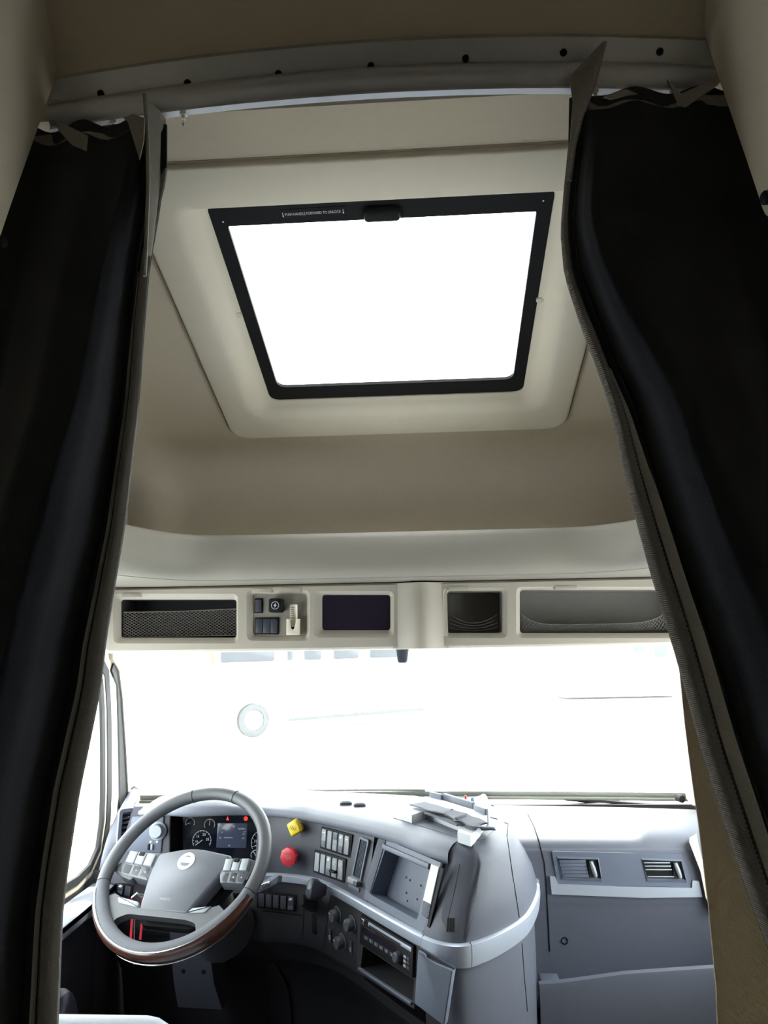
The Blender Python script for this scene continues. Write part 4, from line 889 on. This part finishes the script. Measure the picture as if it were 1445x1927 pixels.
for u, v, kind in ((710, 295, 0), (958, 292, 1)):
    a, b = FS.ab(*zc_(u, v)); f = FS.moved(a, b); mb = MB()
    if kind == 0: mb.prism(f, [(-.004, -.004), (.004, -.004), (.003, 0), (.0012, .001), (.0012, .006), (-.0012, .006), (-.0012, .001), (-.003, 0)], .0002, .001)
    else:
        mb.tube([f(.0048*math.cos(k*math.pi/8), .0048*math.sin(k*math.pi/8), .0008) for k in range(16)], .0013, 4, True); mb.prism(f, rr(.0025, .005, .001, 2), .0002, .001)
    mb.build('warning_lamp', 'warn', clu)
# light switch panel and left vent
zl = lambda u, v: (210+.1038*u, 1480+.1038*v)
lsw = thing('light_switch', FD(*FD.ab(*zl(840, 900)), 0), 'headlamp switch panel with large round dial left of the cluster', 'switch')
P = rpoly(fpx(FD, [zl(380, 540), zl(960, 520), zl(905, 1200), zl(255, 1180)]), .006, 3); mb = MB(); mb.prism(FD, P, -.002, .005, .002); mb.build('switch_plate', 'panel_grey', lsw)
fr = Fr(FD(*FD.ab(*zl(850, 800)), .004), FD.u, FD.v, FD.n); mb = MB(); mb.lathe(fr, [(.026, -.001), (.026, .003), (.020, .005), (.019, .020), (.017, .023), (.0001, .023)], 24); mb.build('dial', 'button_grey', lsw)
mb = MB()
for u, v in ((715, 1000), (832, 1000)): f = FD.moved(*FD.ab(*zl(u, v)), .005); mb.lathe(f, [(.003, -.001), (.003, .0005), (.0001, .0005)], 10)
mb.build('marking', 'print', lsw)
for u in (690, 745): f = FD.moved(*FD.ab(*zl(u, 1090)), .004); mb = MB(); mb.rbox(f, .006, .016, 0, .007, .0015, .001); mb.build('thumb_wheel', 'black' if u == 690 else 'button_grey', lsw)
FV = Fr(at(236, 1562, y=2.36), (.8, .6, 0), (.28, 0, 1)); P = rr(.045, .13, .01)
mb = MB(); mb.plate(FV, P, [rr(.026, .11, .006)], .004, .012); dv = mb.build('side_vent', 'panel_grey', dash)
mb = MB(); mb.rbox(FV, .034, .118, -.02, -.012, .003, .001); mb.build('vent_back', 'black', dv)
for k in range(8): mb = MB(); mb.rbox(FV, .026, .003, -.012, .002, .001, .0005, 0, -.049+.014*k); mb.build('slat', 'panel', dv)
# ================================================================ STEERING WHEEL
b_, t_ = -.19945, .85089
nw = V((math.sin(b_), -math.cos(t_)*math.cos(b_), math.sin(t_)*math.cos(b_))); uw = nw.cross(V((0, 0, 1))).normalized()
if uw.x < 0: uw = -uw
WC = V((-.64666, 2.04031, -.56334)); FW = Fr(WC, uw, (0, 0, 1), nw)
sw = thing('steering_wheel', WC + nw*-.10, 'grey leather steering wheel with dark wood lower rim and button spokes', 'steering wheel')
RO = .235
def wang(px, py): a, b = FW.ab(px, py); return math.atan2(b, a)
aL = wang(*cw(140, 675)); aR = wang(*cw(992, 720))        # seams between upper and lower leather
if aL < 0: aL += 2*math.pi
if aR > 0: aR -= 2*math.pi
def rimring(phi, rx, ryu, ryd, k=16, w0=0, w1=2*math.pi, grow=0.):
    out = []; rc = RO - rx
    for j in range(k):
        w_ = lerp(w0, w1, j/(k if abs(w1-w0-2*math.pi) < 1e-6 else k-1)); cr_, sn = math.cos(w_), math.sin(w_); r = rc + (rx+grow)*cr_; c = (ryu if sn > 0 else ryd)*sn + (grow*sn)
        out.append(FW(r*math.cos(phi), r*math.sin(phi), c))
    return out
def rdim(phi): 
    d = abs((phi + math.pi/2 + math.pi) % (2*math.pi) - math.pi); k = max(0, min(1, (1.25-d)/.35)); return (.0175+.003*k, .016, .017+.020*k)
n1 = [lerp(aR, aL, i/70) for i in range(71)]
mb = MB(); mb.loft([rimring(p, *rdim(p)) for p in n1]); mb.build('upper_rim', 'leather', sw, 60)
n2 = [lerp(aL-2*math.pi, aR, i/50) for i in range(51)]
mb = MB(); mb.loft([rimring(p, *rdim(p)) for p in n2]); mb.build('lower_rim', 'leather_perf', sw, 60)
n3 = n2[2:-1]
mb = MB(); mb.sheet([rimring(p, *rdim(p), 14, -1.25, 1.12, .0012) for p in n3], .0); mb.build('wood_trim', 'wood', sw, 60)
for w_ in (1.12, -.58): mb = MB(); mb.tube([rimring(p, *rdim(p), 2, w_, w_+.01, .0014)[0] for p in n3], .0012, 5); mb.build('bright_line', 'chrome', sw)
for a_ in (aL, aR, wang(*cw(690, 150)), wang(*cw(958, 145))): mb = MB(); mb.tube(rimring(a_, *rdim(a_), 20, grow=.0004), .0008, 4, True); mb.build('seam', 'black', sw)
# inner stitched ridge of the rim
# hub and spokes
HC = -.004
hub = rpoly(fpx(FW, [cw(480, 500), cw(690, 462), cw(905, 510), cw(880, 580), cw(640, 862), cw(358, 838), cw(420, 620)], HC), [.010, .05, .006, .02, .008, .006, .03], 5)
hubc = ccw(hub); mb = MB(); mb.loft([[FW(a, b, c) for a, b in inset(hubc, d)] for d, c in ((.004, HC-.05), (-.004, HC-.03), (-.003, HC-.010), (.0, HC-.004), (.004, HC)) ]); mb.build('airbag_cover', 'hub', sw, 50)
mb = MB(); mb.loft([[FW(a*1.02, b*1.02-.004, c) for a, b in inset(hubc, d)] for d, c in ((.012, -.10), (-.010, -.065), (-.010, -.045))]); mb.build('hub_back', 'black', sw)
# emblem
ez = lambda u, v: (210+.1869*u, 1580+.1869*v)
ea, eb = FW.ab(*ez(752, 218), HC); fe = FW.moved(ea, eb, HC)
ex = (V(FW.ab(*ez(848, 200), HC)) - V(FW.ab(*ez(660, 235), HC))).length/2; er = ex*.92
mb = MB(); mb.lathe(fe, [(er, -.001), (er, .0015), (er*.94, .002), (.0001, .002)], 28); em = mb.build('emblem', 'white', sw)
for y0, y1, hw_ in ((-.62, -.22, 1), (.45, .62, .6)):
    P = []
    for i in range(9): t = i/8; x = lerp(-1, 1, t)*hw_*.62; P.append((x*er, y1*er if y0 < 0 else er*(.45)))
    for i in range(9): t = i/8; x = lerp(1, -1, t)*hw_*.62; P.append((x*er, (y1-(y1-y0)*math.sqrt(max(0, 1-(x/(hw_*.62))**2)))*er if y0 < 0 else er*(.45+.17*math.sqrt(max(0, 1-(x/(hw_*.62))**2)))))
    mb = MB(); mb.prism(fe, P, .0015, .0024); mb.build('emblem_inlay', 'panel_grey', em)
mb = MB(); a, b = FW.ab(*ez(535, 600), HC); mb.text('AIRBAG', .009, FW.moved(a, b, HC, .03), .0006); mb.build('embossed_text', 'button_grey', sw)
# button pods
def pod(corners, split, lab):
    P = fpx(FW, corners, -.004); mb = MB(); mb.prism(FW, rpoly(P, .004, 3), -.035, -.006, .004); sp = mb.build('spoke_pod', 'button', sw)
    TL, TR, BR, BL = [V(FW.ab(*p, -.004)) for p in split]
    for r_ in range(2):
        for c_ in range(3):
            def q(u, v): return TL*(1-u)*(1-v) + TR*u*(1-v) + BR*u*v + BL*(1-u)*v
            e_ = .03; u0, u1, v0_, v1_ = c_/3+e_/2, (c_+1)/3-e_/2, r_*.55+.02, (.53 if r_ == 0 else 1)
            mb = MB(); mb.prism(FW, [tuple(q(u0, v0_)), tuple(q(u1, v0_)), tuple(q(u1, v1_)), tuple(q(u0, v1_))], -.010, -.001 if r_ == 0 else -.006, .002); bt = mb.build('button', 'button_grey' if r_ == 0 else 'button', sp)
            if r_ == 0 and c_ == 1:
                cc = q(.5, .10); mb = MB(); mb.rbox(FW.moved(cc.x, cc.y, -.001), .016, .010, -.001, .003, .002, .001); mb.build('scroll_wheel', 'black', sp)
            if r_ == 1 and c_ > 0:
                cc = q((c_+.5)/3, .78); mb = MB(); mb.lathe(FW.moved(cc.x, cc.y, -.006), [(.0014, -.001), (.0014, .0006), (.0001, .0006)], 8); mb.build('marking', 'print', sp)
pod([ez(190, 110), ez(490, 125), ez(470, 200), ez(360, 410), ez(85, 340), ez(90, 230)], [ez(190, 112), ez(455, 150), ez(355, 385), ez(90, 330)], 'l')
pod([ez(1150, 180), ez(1400, 180), ez(1370, 330), ez(1320, 440), ez(1085, 430), ez(1080, 340)], [ez(1150, 195), ez(1395, 190), ez(1330, 430), ez(1085, 430)], 'r')
# lower spoke with an open window
def warc(a0, a1, r, n=14): return [(r*math.cos(lerp(a0, a1, k/(n-1))), r*math.sin(lerp(a0, a1, k/(n-1)))) for k in range(n)]
def ang2(p): return math.atan2(p[1], p[0])
top_ = fpx(FW, [ez(40, 545), ez(270, 690), ez(740, 750), ez(1000, 690), ez(1085, 665)], -.006)
lowo = top_ + warc(ang2(top_[-1]), ang2(top_[0]) - (2*math.pi if ang2(top_[0]) > 0 else 0), .208)
wt_ = fpx(FW, [cw(222, 895), cw(290, 868), cw(640, 905), cw(700, 925)], -.006)
wnd = wt_ + warc(ang2(wt_[-1])-.02, ang2(wt_[0])+.02, .199)
mb = MB(); mb.plate(FW, lowo, [rpoly(wnd, .010, 3)], -.004, .022); mb.build('lower_spoke', 'leather', sw, 40)
for q4 in ([ez(65, 570), ez(275, 630), ez(268, 690), ez(70, 640)], [ez(820, 690), ez(1010, 672), ez(940, 742), ez(745, 748)]):
    mb = MB(); mb.prism(FW, rpoly(fpx(FW, q4, -.004), .003, 2), -.012, -.001, .003); mb.build('spoke_insert', 'button_grey', sw)
# side spokes linking rim and hub
for q4 in ([cw(195, 590), cw(250, 545), cw(330, 640), cw(300, 660), cw(250, 640)], [cw(1010, 525), cw(1070, 540), cw(1010, 660), cw(960, 665)]):
    mb = MB(); mb.prism(FW, rpoly(fpx(FW, q4, -.006), .004, 2), -.03, -.008, .004); mb.build('side_spoke', 'leather', sw)
# steering column, stalk, pedestal
col_ = thing('steering_column', (WC.x, 2.28, -1.1), 'dark steering column with pedestal and stalk under the wheel', 'steering column')
mb = MB(); A = WC - nw*.09; B = WC - nw*.30; mb.tube([A, A.lerp(B, .5), B], [.055, .07, .085], 16); mb.build('column_shroud', 'lower', col_, 60)
q = [at(px, py, y=yy) for px, py, yy in ((318, 1740, 2.20), (388, 1740, 2.20), (402, 1850, 2.24), (418, 1900, 2.26), (335, 1895, 2.26), (327, 1850, 2.24))]
mb = MB(); mb.add(q + [p+V((.0, .12, 0)) for p in q], [[0, 1, 2, 5], [5, 2, 3, 4], [6, 11, 8, 7], [11, 10, 9, 8]] + [[i, i+6, (i+1) % 6+6, (i+1) % 6] for i in range(6)]); mb.build('pedestal', 'panel', col_, 30); bvq = mb.bvh()
for p in ((345, 1828), (383, 1829)): f = hit(bvq, *p); mb = MB(); mb.lathe(f, [(.006, -.001), (.006, .0012), (.0001, .0012)], 10); mb.build('bolt_hole', 'black', col_)
q0, q1 = at(484, 1672, y=2.16), at(526, 1655, y=2.13); f = Fr((q0+q1)/2, q1-q0, (0, .3, 1)); L = (q1-q0).length
mb = MB(); mb.prism(f, rpoly([(-L*.5, -.013), (L*.42, -.009), (L*.52, .010), (L*.30, .015), (-L*.5, .008)], .004, 3), -.012, .004, .003); st = mb.build('stalk', 'panel_grey', col_)
mb = MB(); mb.rbox(f.moved(-.004, 0, .004), L*.36, .010, -.001, .0025, .002, .001); mb.build('stalk_switch', 'chrome', col_)
mb = MB(); mb.tube([f(-L*.45, -.002, -.006), f(-L*1.2, -.004, -.03), WC - nw*.13], .008, 8); mb.build('stalk_shaft', 'black', col_)
# red key strap seen through the wheel
ks = thing('key_strap', at(255, 1765, y=2.12), 'red strap loop with chain hanging behind the steering wheel', 'strap')
for xa_, xb_ in ((249, 246), (268, 264)):
    mb = MB(); P = [at(xa_, 1690, y=2.12), at(xa_, 1725, y=2.12), at((xa_+xb_)/2, 1745, y=2.12), at(xb_, 1768, y=2.12)]; mb.tube(P, .0035, 6, flat=.4, up=(0, 1, 0)); mb.build('ribbon', 'red', ks)
mb = MB(); mb.tube([at(254, 1700, y=2.12), at(253, 1735, y=2.12), at(252, 1815, y=2.12)], .0016, 6); mb.build('chain', 'chrome', ks)
mb = MB(); mb.tube([at(249, 1690, y=2.12), at(258, 1682, y=2.12), at(268, 1690, y=2.12)], .004, 6); mb.tube([at(258, 1683, y=2.12), WC - nw*.12 + V((.0, .0, -.02))], .003, 6); mb.build('ring', 'chrome', ks)
# ================================================================ LEFT DOOR, GRAB HANDLE, SEAT
door = thing('door_1', (XL+.05, 1.9, FLOOR+.05), 'driver door trim with pale window sill and dark lower panel', None, kind='structure')
fdz = Fr((XL+.025, 0, 0), (0, 1, 0), (0, 0, 1), (1, 0, 0))
mb = MB(); mb.prism(fdz, rpoly([(1.2, FLOOR+.06), (2.33, FLOOR+.06), (2.345, -.80), (2.36, -.735), (1.2, -.735)], .015, 3), 0, .035, .01); mb.build('door_panel', 'lower', door)
mb = MB(); mb.prism(fdz, rpoly([(1.2, -.745), (2.36, -.745), (2.40, -.705), (1.2, -.712)], .006, 3), 0, .075, .012); mb.build('window_sill', 'dash_top', door)
mb = MB(); q = at(125, 1860, x=XL+.10); mb.prism(Fr((XL+.05, 0, 0), (0, 1, 0), (0, 0, 1), (1, 0, 0)), rpoly([(1.3, FLOOR+.2), (q.y+.09, FLOOR+.2), (q.y+.05, q.z-.06), (q.y, q.z+.01), (1.3, q.z+.02)], .05, 4), 0, .07, .02); mb.build('door_pocket', 'panel', door)
gh = thing('grab_handle', at(205, 1640, y=2.40), 'grey curved grab handle on the left windshield pillar', 'handle')
mb = MB(); P = resample([at(px, py, y=yy) for px, py, yy in ((252, 1492, 2.69), (247, 1505, 2.63), (234, 1530, 2.53), (218, 1565, 2.46), (206, 1605, 2.41), (197, 1645, 2.40), (190, 1680, 2.41))], 24)
mb.tube(P, [.020]*20+[.019, .018, .017, .016], 12, flat=.8); mb.build('grip', 'dash', gh, 60)
mb = MB(); mb.tube([P[0]+V((-.02, .02, .006)), P[0]], [.022, .021], 12, flat=.8); mb.build('socket', 'black', gh)
mb = MB(); mb.tube([P[-1], P[-1]+V((-.02, .06, -.03))], .018, 10); mb.build('lower_mount', 'black', gh)
seat = thing('driver_seat', (-.64, 1.5, FLOOR), 'pale grey driver seat with low folded back beside the curtain', 'seat')
def cushion(fr, w_, h_, d_, r):
    mb = MB(); mb.loft([[fr(a, b, c) for a, b in rr(w_-2*e_, h_-2*e_, r, 5)] for c, e_ in ((0, .03), (.015, .008), (.04, 0), (d_-.04, 0), (d_-.012, .01), (d_, .035))]); return mb
zt0 = at(190, 1917, y=1.47).z
fs = Fr((-.66, 1.44, zt0-.25), (1, 0, 0), (0, .22, 1)); cushion(Fr(fs.o, fs.u, fs.v), .42, .52, .11, .07).build('backrest', 'seat', seat, 60)
cushion(Fr((-.66, 1.72, -1.12), (1, 0, 0), (0, 1, 0)), .48, .48, .12, .06).build('seat_cushion', 'seat', seat, 60)
mb = MB(); mb.box((-.82, 1.5, FLOOR), (-.50, 1.9, -1.10), .03); mb.build('seat_base', 'lower', seat)
# ================================================================ THINGS ON THE DASH TOP
ZT = -.452
def zrow(px, py): return at(px, py, z=ZT)
FT = Fr((0, 2.2, ZT), (1, 0, 0), (0, 1, 0))
def tpx(pts, c=0.): return [FT.ab(*c4(*p), c) for p in pts]
seam('tray_outline', [c4(*p) for p in [(0, 230), (60, 175), (150, 138), (700, 142), (1380, 152), (1430, 200), (1440, 260), (1420, 500), (1350, 610), (1250, 700), (1080, 745), (860, 690), (600, 610), (300, 520), (0, 430)]], bvtop, .0016, 'panel')
tray = thing('device_mount', FT(*tpx([(700, 450)])[0], 0), 'pale grey slotted mounting plate on the dash top', 'mount')
slab = tpx([(500, 128), (1285, 372), (1170, 555), (1050, 665), (870, 610), (930, 500), (840, 470), (455, 320), (250, 390), (115, 345), (290, 240), (440, 220)], .012)
slab = ccw(slab); bot = []
for a, b in slab:
    p = FT(a, b, .012); h_ = bvtop.ray_cast(p + V((0, 0, .05)), V((0, 0, -1)))[0]; bot.append(V((p.x, p.y, max(ZT-.012, min(p.z-.006, (h_.z if h_ is not None else p.z-.02)-.002)) if p.y < 2.05 else min(p.z-.006, (h_.z if h_ is not None else p.z-.02)-.002))))
mb = MB(); mb.loft([bot, [FT(a, b, .0105) for a, b in slab], [FT(a, b, .012) for a, b in inset(slab, .0012)]]); mb.build('plate', 'foam', tray)
for a, b in (((505, 150), (670, 190)), ((690, 172), (1100, 305)), ((1115, 330), (1275, 400))):
    A, B = (V(FT.ab(*c4(*q), .01)) for q in (a, b)); f = Fr(FT(*((A+B)/2), .0), FT(*B, 0)-FT(*A, 0), (0, 1, 0)); mb = MB(); mb.rbox(f, (B-A).length, .010, -.024, .026, .003, .002); mb.build('rear_rail', 'panel_grey', tray)
strap = thing('webbing_strap', FT(*tpx([(700, 400)])[0], .02), 'dark blue grey webbing strap with buckle lying over the mount', 'strap')
ctr = [(330, 222, .030), (440, 255, .031), (560, 290, .032), (700, 325, .036), (780, 350, .034), (880, 385, .032), (960, 420, .034), (1080, 465, .033), (1170, 515, .032), (1228, 545, .024), (1248, 580, .006)]
C_ = [FT(*FT.ab(*c4(u, v), max(0, h-.009)), max(0, h-.009)) for u, v, h in ctr]; C_ = resample(C_, 40)
mb = MB(); rows = []
for i, p in enumerate(C_):
    t = (C_[min(i+1, 39)]-C_[max(i-1, 0)]); t.z = 0; t.normalize(); nn = V((-t.y, t.x, 0)); rows.append([p+nn*.025*k/3 + V((0, 0, .0007*math.sin(i*.9+k))) for k in range(-3, 4)])
mb.sheet(rows, .003, (0, 0, -1)); mb.build('band', 'strap', strap, 60)
C2_ = [FT(*FT.ab(*c4(u, v), .0175), .0175) for u, v in ((470, 335), (640, 390), (820, 465), (920, 505))]; C2_ = resample(C2_, 14)
mb = MB(); rows = []
for i, p in enumerate(C2_):
    t = (C2_[min(i+1, 13)]-C2_[max(i-1, 0)]); t.z = 0; t.normalize(); nn = V((-t.y, t.x, 0)); rows.append([p+nn*.012*k/2 for k in range(-2, 3)])
mb.sheet(rows, .005, (0, 0, -1)); mb.build('under_band', 'strap', strap, 60)
f = FT.moved(*FT.ab(*c4(865, 448), .021), .020, -.35); mb = MB(); mb.rbox(f, .016, .006, -.002, .004, .002, .001); mb.build('buckle', 'white', strap)
f = FT.moved(*FT.ab(*c4(920, 405), .027), .026, -.5); mb = MB(); mb.rbox(f, .007, .054, -.002, .004, .002, .001); mb.build('keeper', 'strap', strap)
for i, (u, v, mt, nm, lab, cat) in enumerate(((985, 205, 'red', 'map_pin', 'tiny red peg standing behind the mounting plate', 'peg'), (1080, 225, 'blue', 'clip', 'small dark clip standing behind the mounting plate', 'clip'))):
    f = Fr(hit(bvtop, *c4(u, v+14)).o, (1, 0, 0), (0, 1, 0)); mb = MB(); mb.lathe(f, [(.006, -.001), (.006, .002), (.003, .008), (.004, .016), (.0025, .020), (.0001, .020)] if i == 0 else [(.005, -.001), (.005, .014), (.002, .019), (.0001, .019)], 10 if i == 0 else 4); tag(mb.build(nm, mt, None), lab, cat)
# two small square pads near the centre of the dash top
for k, (px, py) in enumerate(((651, 1510), (677, 1513))):
    f = Fr(at(px, py, z=-.458), (1, .08, 0), (0, 1, 0)); mb = MB(); mb.rbox(f, .034, .060, -.02, .006, .006, .003); pd = mb.build('sensor_pad', 'panel', None); tag(pd, 'small rounded grey pad on the dash top, ' + ('driver side of its twin' if k == 0 else 'passenger side of its twin'), 'sensor', 'dash top pads')
    mb = MB(); mb.rbox(f, .026, .050, .005, .0075, .005, .001); mb.build('lens', 'dash', pd)
# ================================================================ OUTSIDE
GZ = FLOOR-1.25
mb = MB(); mb.box((-40, 3.2, GZ-.1), (40, 80, GZ)); tag(mb.build('ground', 'asphalt'), 'sunlit pale yard ground outside the windshield', kind='structure')
# hood of this truck and wiper
mb = MB(); mb.sheet([[V((x, y, -.62 - .05*((y-2.9)/1.0) - .05*(x-XC)**2)) for x in [lerp(-.9, .72, i/12) for i in range(13)]] for y in [lerp(2.86, 4.0, j/8) for j in range(9)]], .03, (0, 0, -1)); tag(mb.build('truck_hood', 'body_white', None, 60), 'white truck hood outside below the windshield', 'hood')
for k, (pa, pb) in enumerate((((500, 1491), (800, 1487)), ((880, 1490), (1250, 1517)))):
    A, B = at(*pa, y=2.79), at(*pb, y=2.77); wi = thing('wiper', (A+B)/2, 'black wiper blade resting outside the glass on the ' + ('driver' if k == 0 else 'passenger') + ' side', 'wiper')
    mb = MB(); mb.tube([A, A.lerp(B, .3)+V((0, 0, .002)), A.lerp(B, .7)+V((0, 0, .002)), B], .006, 6); mb.build('blade', 'rubber', wi)
    mb = MB(); C = A.lerp(B, .5); mb.tube([C, C.lerp(B, .5)+V((0, .03, -.01)), B+V((-.1, .06, -.06))], .006, 6); mb.build('arm', 'black', wi)
# parked van whose wheel shows through the glass
vo = at(482, 1388, z=GZ)
FVn = Fr(vo, V((.80, .60, 0)), (0, 0, 1))
van = thing('parked_van', vo, 'white van parked outside, seen faintly through the windshield', 'van')
if FVn.n.y > 0: FVn = Fr(vo, V((.80, .60, 0)), (0, 0, 1), (.60, -.80, 0))
arch = [( .66*math.cos(math.radians(a)), .45+.62*math.sin(math.radians(a))) for a in range(0, 181, 15)]
side = [(6.5, .35)] + [(6.5, 3.0), (-.9, 3.0), (-1.6, 2.0), (-2.0, 1.8), (-2.0, .35), (-.66, .35)] + arch[::-1] + [(.66, .35)]
mb = MB(); mb.prism(FVn, side, -2.1, 0, 0); mb.build('body', 'body_white', van)
for (a0, a1) in ((-1.1, .55), (.95, 1.15), (1.5, 2.1), (2.5, 3.4), (3.8, 5.2)):
    mb = MB(); mb.rbox(FVn, a1-a0, .66, -.02, .02, .08, .02, (a0+a1)/2, 2.42); mb.build('window', 'auto_glass', van)
mb = MB(); mb.rbox(FVn, .12, .66, -.02, .025, .02, .01, -1.32, 2.42); mb.build('marker_stripe', 'yellow', van)
mb = MB(); mb.rbox(FVn, 5.0, .10, -.02, .03, .02, .01, 3.5, .42); mb.build('sill', 'tyre', van)
f = FVn.moved(0, .46, -.25); mb = MB(); mb.lathe(f, [(.30, -.1), (.46, -.09), (.46, .1), (.40, .13), (.30, .13), (.29, .08), (.0001, .08)], 28); wh = mb.build('wheel', 'tyre', van)
mb = MB(); mb.lathe(f, [(.28, .08), (.27, .11), (.1, .09), (.08, .13), (.0001, .13)], 24); mb.build('wheel_disc', 'body_white', wh)
# added vehicle on the right; blue panes stand in for windshield reflections
vo = at(1150, 1300, z=GZ); vo = at(1150, 1262, y=34.0); vo.z = GZ
Fc = Fr(vo, (1, .1, 0), (0, 0, 1), (.1, -1, 0)); car = thing('reflection_truck', vo, 'white tall truck added outside, blue panes standing for windshield reflections, at the windshield corner by the curtain', 'truck')
mb = MB(); mb.prism(Fc, rpoly([(-2.2, .08), (3.2, .08), (3.2, 3.9), (-1.2, 3.9), (-2.2, 2.4)], .2, 3), -2.2, 0, .1); mb.build('body', 'body_white', car)
for a0, a1, b0, b1 in ((-1.1, -.4, 2.6, 3.5), (-.1, .3, 2.9, 3.5), (1.0, 1.5, 1.9, 3.0), (1.9, 2.7, 1.7, 2.9)):
    mb = MB(); mb.rbox(Fc, a1-a0, b1-b0, -.02, .03, .15, .02, (a0+a1)/2, (b0+b1)/2); mb.build('window', 'blue', car)
for a in (-1.2, 2.2):
    mb = MB(); mb.lathe(Fc.moved(a, .42, -.6), [(.3, -.1), (.42, -.1), (.42, .15), (.3, .18), (.0001, .16)], 24); mb.build('wheel', 'tyre', car)
